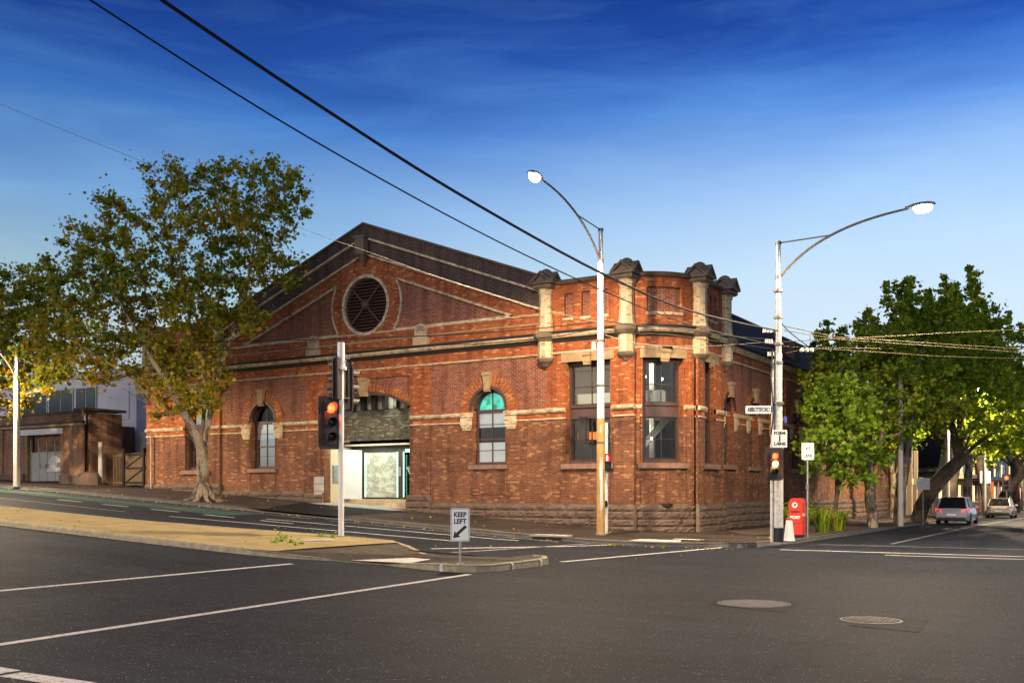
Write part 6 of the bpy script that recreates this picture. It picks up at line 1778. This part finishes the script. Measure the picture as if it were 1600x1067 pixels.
text('lettering', '1 - 107', 'sign_black', gt, (-41.55, .15, 3.35), (1, 0, 0), UP, .26, .002, .95); text('lettering', '105', 'sign_black', gt, (-40.1, .10, 3.4), (1, 0, 0), UP, .26, .002, .5)
mb = MB(); mb.box(-43.0, -39.8, 3.2, 3.3, 2.2, 5.3); mb.build('dark_backing', 'room_dark', gt)
mb = MB(); mb.box(-41.7, -40.7, .6, .7, 4.95, 5.07); mb.build('lamp', 'strip_light', gt)
# pale modern block behind
wb = thing('white_building', 'pale rendered modern block with balcony behind the outbuilding', 'building', (-38, 8, g(-38, 0)))
mb = MB(); mb.box(-60, -40.5, 6.0, 20, 5, 10.0); mb.box(-40.5, -31.9, 9.0, 20, 2, 9.7); mb.build('wall', 'render_white', wb)
for x0, x1 in ((-53.5, -50.2), (-50.0, -47.2), (-46.9, -44.6)):
    mb = MB(); mb.box(x0, x1, 5.9, 5.97, 6.9, 9.0); f = mb.build('window_frame', 'alloy', wb)
    mb = MB(); mb.box(x0 + .1, (x0 + x1) / 2 - .05, 5.88, 5.9, 7.0, 8.9); mb.box((x0 + x1) / 2 + .05, x1 - .1, 5.88, 5.9, 7.0, 8.9); mb.build('pane', 'dark_glass', f)
mb = MB(); mb.box(-43.6, -41.2, 5.93, 5.99, 6.6, 8.7); mb.build('blind', 'render_white', wb)
mb = MB(); mb.box(-37.9, -36.9, 8.9, 8.96, 5.9, 8.4); mb.box(-36.2, -35.2, 8.9, 8.96, 5.9, 8.4); mb.box(-34.2, -33.2, 8.9, 8.96, 5.9, 8.4); mb.build('balcony_door', 'dark_glass', wb)
mb = MB()
for x in (-38.2, -36.6, -35.0, -33.4, -32.2): mb.box(x - .05, x + .05, 7.0, 7.1, 5.9, 7.15)
for z in (6.2, 6.5, 6.8, 7.1): mb.box(-38.2, -32.2, 7.03, 7.07, z, z + .03)
mb.build('balustrade', 'alloy', wb)
mb = MB(); mb.box(-38.5, -31.95, 6.9, 9.0, 5.65, 5.9); mb.build('balcony', 'gutter', wb)
mb = MB(); mb.box(-40.4, -34.0, 5.5, 8.95, 2, 5.65); mb.box(-34.05, -33.75, 4.9, 5.2, 2, 5.65); mb.build('ground_floor', 'render_white', wb)
mb = MB(); mb.box(-33.7, -31.9, 5.6, 9, 2, 5.64); mb.box(-36.9, -34.1, 5.45, 5.5, 2.4, 4.6) ; mb.build('blue_wall', 'render_blue', wb)
mb = MB(); mb.box(-33.4, -32.4, 7.5, 9.0, 9.7, 11.0); mb.build('roof_upstand', 'render_white', wb)
# timber gate
gg = thing('timber_gate', 'brown boarded double gate with diagonal braces between outbuilding and warehouse', 'gate', (-34, 1.2, g(-34, 0) + .13))
zg = g(-34, 1.2) + .22
for x0, x1, s_ in ((-35.2, -33.5, 1), (-33.45, -32.1, -1)):
    mb = MB(); w = .17; x = x0
    while x < x1 - .02: mb.box(x, min(x + w - .008, x1), 1.2, 1.23, zg, zg + 1.85 + .05 * math.sin((x - x0))); x += w
    mb.build('boards', 'timber_gate', gg)
    mb = MB()
    for z in (zg + .1, zg + .95, zg + 1.75): mb.box(x0, x1, 1.14, 1.2, z, z + .1)
    mb.prism([(x0, 1.13, zg + .15 if s_ > 0 else zg + .9), (x0 + .1, 1.13, zg + .15 if s_ > 0 else zg + .9), (x1, 1.13, zg + .95 if s_ > 0 else zg + 1.7), (x1 - .1, 1.13, zg + .95 if s_ > 0 else zg + 1.7)], (0, .06, 0))
    mb.prism([(x0, 1.13, zg + 1.0), (x0 + .1, 1.13, zg + 1.0), (x1, 1.13, zg + 1.75), (x1 - .1, 1.13, zg + 1.75)], (0, .06, 0))
    mb.build('frame', 'joinery_dark', gg)
for x in (-35.3, -33.48, -32.0):
    mb = MB(); mb.box(x - .07, x + .07, 1.1, 1.3, zg - .1, zg + 2.15); mb.build('post', 'joinery_dark', gg)
fp_ = thing('picket_panel', 'dark open slatted fence panels flanking the timber gate', 'fence', (-35.8, 1.2, zg))
for x0, x1 in ((-36.3, -35.4), (-31.9, -31.65)):
    mb = MB(); x = x0
    while x < x1: mb.box(x, x + .05, 1.18, 1.22, zg, zg + 1.95); x += .14
    mb.box(x0, x1, 1.16, 1.24, zg + .1, zg + .2); mb.box(x0, x1, 1.16, 1.24, zg + 1.7, zg + 1.8); mb.build('slats', 'timber_gate', fp_)
mb = MB(); mb.cyl(-36.55, .5, g(-36.5, 0), 5.0 - .35, .14, .12, 12); mb.cyl(-36.55, .5, 4.65, 4.72, .15, .08, 12); tag(mb.build('concrete_post', 'concrete_pole'), 'thick round topped concrete post before the gap left of the timber gate', 'post')
mb = MB(); mb.lathe([(.75, -.3), (.72, .25), (.55, .5), (.2, .6), (.02, .62)], (-37.0, .1, g(-37, 0) + .3), 9); tag(mb.build('boulder', 'bluestone'), 'rough stone block at the corner of the outbuilding', 'stone')
mb = MB(); mb.tube([(-30.95, -.32, 1.95), (-30.95, -.32, 4.9)], .05, 8); mb.build('downpipe', 'sandstone_pale', BB)

# ================================================================== SIDE STREET, FAR
bh = thing('beige_house', 'beige brick house with steep slate roof beyond the street trees', 'house', (0, 61, g(0, 61)))
mb = MB(); zb0 = -.6
mb.box(-9, 0, 60, 71, zb0, 4.2); mb.prism([(0, 60, 4.2), (0, 71, 4.2), (0, 65.5, 8.2)], (-9, 0, 0)); mb.build('wall', 'brick_beige', bh)
mb = MB(); mb.add([(.3, 59.6, 4.0), (.3, 65.5, 8.45), (-9.3, 65.5, 8.45), (-9.3, 59.6, 4.0), (.3, 71.4, 4.0), (-9.3, 71.4, 4.0)], [(0, 1, 2, 3), (1, 4, 5, 2)]); mb.build('roof', 'roof_slate', bh)
mb = MB(); mb.box(-2.2, -1.6, 59.9, 60, 1.2, 3.0); mb.box(0, .08, 62, 63.2, 1.2, 2.9); mb.box(0, .08, 66, 67.2, 1.2, 2.9); mb.build('window', 'lit_window', bh)
mb = MB(); mb.box(-2.1, .5, 59.3, 60, 3.4, 3.6); mb.build('porch_roof', 'gutter', bh)
text('lettering', '500', 'sign_black', bh, (-2.3, 59.93, 2.2), (1, 0, 0), UP, .55, .005, 1.0)
def terrace(x, y0, y1, h, mat, label, lit=True, seed=0):
    t = thing('terrace_house', label, 'house', (x, y0, g(x, y0)), group='houses down the side street')
    z = g(x, y0) - .3
    mb = MB(); mb.box(x - 10, x, y0, y1, z, h); mb.build('wall', mat, t)
    mb = MB(); mb.box(x - 10, x + .2, y0 - .05, y1 + .05, h, h + .25); mb.prism([(x + .0, y0, h + .25), (x + .0, y1, h + .25), (x + .0, (y0 + y1) / 2, h + 1.6)], (-.25, 0, 0)); mb.build('parapet', 'coping_stone', t)
    n = max(1, int((y1 - y0) / 2.6))
    for i in range(n):
        for zz in (.8, 3.8):
            if zz + 2 > h: continue
            yy = y0 + (i + .5) * (y1 - y0) / n
            mb = MB(); mb.box(x, x + .05, yy - .6, yy + .6, zz, zz + 1.7); w = mb.build('window', 'lit_window' if lit and (i + int(zz)) % 3 == 0 else 'dark_glass', t)
            mb = MB(); mb.box(x, x + .12, yy - .75, yy + .75, zz - .15, zz - .02); mb.build('sill', 'paint_white_worn', w)
    mb = MB(); mb.box(x, x + 2.2, y0 + .3, y1 - .3, 3.0, 3.15); mb.build('verandah', 'gutter', t)
    for yy in (y0 + .4, (y0 + y1) / 2, y1 - .4):
        mb = MB(); mb.box(x + 2.0, x + 2.15, yy, yy + .15, z, 3.0); mb.build('verandah_post', 'orange_paint', t)
terrace(0, 73, 83, 6.2, 'render_cream', 'cream terrace house with orange verandah posts, next after the beige house')
terrace(0, 84, 95, 7.0, 'brick_neighbour', 'brick terrace house behind the middle of the tree row')
terrace(0, 96, 120, 6.5, 'render_white', 'long white terrace far down the side street')
terrace(0, 122, 170, 8.0, 'brick_beige', 'beige block closing the far left side of the side street')
terrace(4, 230, 300, 9.0, 'brick_neighbour', 'dark brick block at the far end of the side street')
# slatted fence and columns between the warehouse and the beige house
ft = thing('side_fence', 'dark fence with pale columns beyond the warehouse', 'fence', (.0, 41, g(0, 41)))
for i in range(8):
    y = 40.8 + i * 2.4; mb = MB(); mb.box(-.15, .15, y, y + .3, -.4, 5.2 if i < 5 else 3); mb.build('post', 'render_cream', ft)
mb = MB(); mb.box(-.05, .05, 40.8, 59.5, -.4, 2.4); mb.build('panel', 'timber_gate', ft)
# road sign and lit signs far away
def small_sign(x, y, zc, w, h, lab_, mat='sign_white'):
    t = thing('road_sign', lab_, 'road sign', (x, y, g(x, y) + .12)); mb = MB(); mb.cyl(x, y, g(x, y), zc + h, .035, .035, 8); mb.build('post', 'galvanised_dark', t)
    mb = MB(); obox(mb, Vector((x, y, zc)) - DIRF * .05, DIRC, DIRF, w, .01, h); return mb.build('sign_face', mat, t)
small_sign(5.7, 46, 2.9, .4, .45, 'small pale square sign on a post far down the kerb', 'sign_white'); small_sign(5.6, 20.5, 2.2, .35, .3, 'grey sign plate on a post beside the leaning tree', 'galvanised')
rs = thing('traffic_signal', 'distant signal glowing red beyond the parked cars', 'traffic signal', (5.8, 60, g(5.8, 60)))
mb = MB(); mb.cyl(5.8, 60, -.4, 4.2, .08, .08, 10); mb.build('post', 'galvanised_dark', rs)
signal_head(rs, (5.8, 59.8, 2.6), (.3, -1), 3, .17, .42, (.35, .75), {0: 'red_signal'}, .2)
ls = thing('lit_shop_sign', 'tall white lit sign with a red lower panel at the end of the street', 'sign', (7.0, 72, g(7, 72)))
mb = MB(); mb.box(6.95, 7.05, 71.95, 72.05, -.4, 3.0); mb.build('post', 'galvanised_dark', ls)
mb = MB(); mb.box(6.7, 7.3, 71.9, 71.98, 3.0, 5.0); mb.build('white_panel', 'white_tube', ls); mb = MB(); mb.box(6.3, 7.7, 71.9, 71.98, 1.9, 3.0); mb.build('red_panel', 'shop_red', ls)

# ================================================================== CARS
def car(x, y, rz, mat, label, L=4.3, W=1.76, H=1.45, lights=True, van=False, head=False, grp='cars on the side road'):
    t = thing('car', label, 'car', (x, y, g(x, y)), group=grp, rz=rz)
    ORG[t.name] = (0, 0, 0)
    z0 = .0
    def sec(yy, zb, zt, w0, w1, w2):
        return [(-w0, yy, zb), (-w1, yy, zb + (zt - zb) * .35), (-w1 * .995, yy, zb + (zt - zb) * .62), (-w2, yy, zt), (-w2 * .5, yy, zt + .025), (w2 * .5, yy, zt + .025), (w2, yy, zt), (w1 * .995, yy, zb + (zt - zb) * .62), (w1, yy, zb + (zt - zb) * .35), (w0, yy, zb)]
    h = W / 2; L2 = L / 2; bt = .92
    S = [(-L2, .36, .72, h * .80, h * .86, h * .74), (-L2 + .06, .28, .88, h * .88, h * .94, h * .84), (-L2 + .3, .22, bt + .02, h * .94, h, h * .90), (-L2 + .9, .20, bt, h * .95, h, h * .92), (0, .19, bt - .01, h * .95, h, h * .92), (L2 - 1.3, .20, bt - .04, h * .95, h, h * .90), (L2 - .5, .21, .80, h * .93, h * .98, h * .84), (L2 - .12, .26, .68, h * .88, h * .93, h * .76), (L2, .34, .58, h * .78, h * .82, h * .68)]
    mb = MB(); v = []
    for s in S: v += sec(*s)
    k = 10; fs = [(i * k + j, i * k + (j + 1) % k, (i + 1) * k + (j + 1) % k, (i + 1) * k + j) for i in range(len(S) - 1) for j in range(k)]
    fs += [tuple(range(k)), tuple((len(S) - 1) * k + j for j in range(k))]
    mb.add(v, fs); body = mb.build('body', mat, t, smooth=True)
    # glasshouse
    rear, fr_ = -L2 + .12, L2 - 1.25
    G_ = [(rear, bt, h * .84, rear + (.12 if van else .42), H, h * .68), (rear + 1.1, bt, h * .90, rear + 1.1, H + .02, h * .73), (0.1, bt, h * .90, 0.0, H + .02, h * .73), (fr_, bt - .03, h * .87, fr_ - .85, H - .04, h * .66)]
    mb = MB(); v = []
    for yb, zb, wb_, yt, zt, wt in G_: v += [(-wb_, yb, zb), (-wt, yt, zt - .03), (wt, yt, zt - .03), (wb_, yb, zb)]
    fs = [(i * 4 + j, i * 4 + j + 1, (i + 1) * 4 + j + 1, (i + 1) * 4 + j) for i in range(3) for j in range(3)] + [(0, 1, 2, 3), (12, 13, 14, 15)]
    mb.add(v, fs); mb.build('windows', 'dark_glass', body)
    mb = MB(); v = []
    for yb, zb, wb_, yt, zt, wt in G_: v += [(-wt - .03, yt, zt - .05), (-wt * .7, yt, zt + .01), (wt * .7, yt, zt + .01), (wt + .03, yt, zt - .05)]
    fs = [(i * 4 + j, i * 4 + j + 1, (i + 1) * 4 + j + 1, (i + 1) * 4 + j) for i in range(3) for j in range(3)]
    mb.add(v, fs)
    for s in (-1, 1):
        for (yb, zb, wb_, yt, zt, wt) in (G_[0], G_[3], (-.25, bt, h * .90, -.3, H + .02, h * .73), (-L2 + 1.05, bt, h * .9, -L2 + 1.15, H + .02, h * .73)):
            mb.tube([(s * (wb_ + .005), yb, zb), (s * (wt + .015), yt, zt - .03)], .035, 6)
    mb.build('roof', mat, body, smooth=True)
    for s in (-1, 1):
        for yy in (-L2 + .78, L2 - .82):
            mb = MB(); mb.lathe([(.22, -.10), (.31, -.10), (.325, -.06), (.325, .06), (.31, .10), (.22, .10)], (s * (h - .10), yy, .325), 24, 'x'); w = mb.build('wheel', 'rubber', t, smooth=False)
            mb = MB(); mb.lathe([(.02, .0), (.09, .03), (.2, .015), (.22, -.02), (.22, -.06)] if s > 0 else [(.02, 0), (.09, -.03), (.2, -.015), (.22, .02), (.22, .06)], (s * (h - .10) + s * .075, yy, .325), 20, 'x'); mb.build('rim', 'alloy', w, smooth=True)
            mb = MB(); n = 14; vv = []
            for i in range(n + 1):
                a = PI * i / n
                vv += [(s * (h + .004), yy + .40 * math.cos(a), .30 + .40 * math.sin(a)), (s * (h + .004), yy + .345 * math.cos(a), .30 + .345 * math.sin(a))]
            mb.add(vv, [(2 * i, 2 * i + 1, 2 * i + 3, 2 * i + 2) for i in range(n)]); mb.build('wheel_arch', 'paint_black', body)
        mb = MB(); yy = -L2 - .02; mb.prism([(s * h * .56, yy, .68), (s * h * .86, yy, .66), (s * h * .98, yy + .30, .70), (s * h * .99, yy + .34, .86), (s * h * .92, yy + .06, .90), (s * h * .60, yy, .84)], (0, .14, 0))
        mb.build('tail_light', 'tail_red' if lights else 'post_red', body)
        mb = MB(); yy = L2; mb.add([(s * h * .45, yy + .02, .52), (s * h * .80, yy - .05, .52), (s * h * .80, yy - .10, .66), (s * h * .45, yy - .03, .64)], [(0, 1, 2, 3)]); mb.build('headlight', 'head_warm' if head else 'glass', body)
        mb = MB(); obox(mb, (s * (h + .08), fr_ - .55, bt + .05), (1, 0, 0), (0, 1, 0), .09, .05, .06); mb.build('mirror', mat, body)
    mb = MB(); mb.box(-.24, .24, -L2 - .03, -L2 - .01, .50, .62); mb.build('number_plate', 'sign_white', body)
    mb = MB(); mb.box(-h * .8, h * .8, -L2 - .015, -L2 + .1, .30, .42); mb.build('bumper', 'paint_black', body)
    return t
car(6.75, 24.5, 0, 'car_silver', 'silver parked hatchback at the kerb under the leaning tree', lights=True, H=1.5)
car(6.8, 46.5, 0, 'car_cream', 'pale cream saloon parked beyond the silver car', lights=False)
car(8.6, 60.0, R(180), 'car_dark', 'dark car coming down the side road with amber lit headlamps', head=True, lights=False)
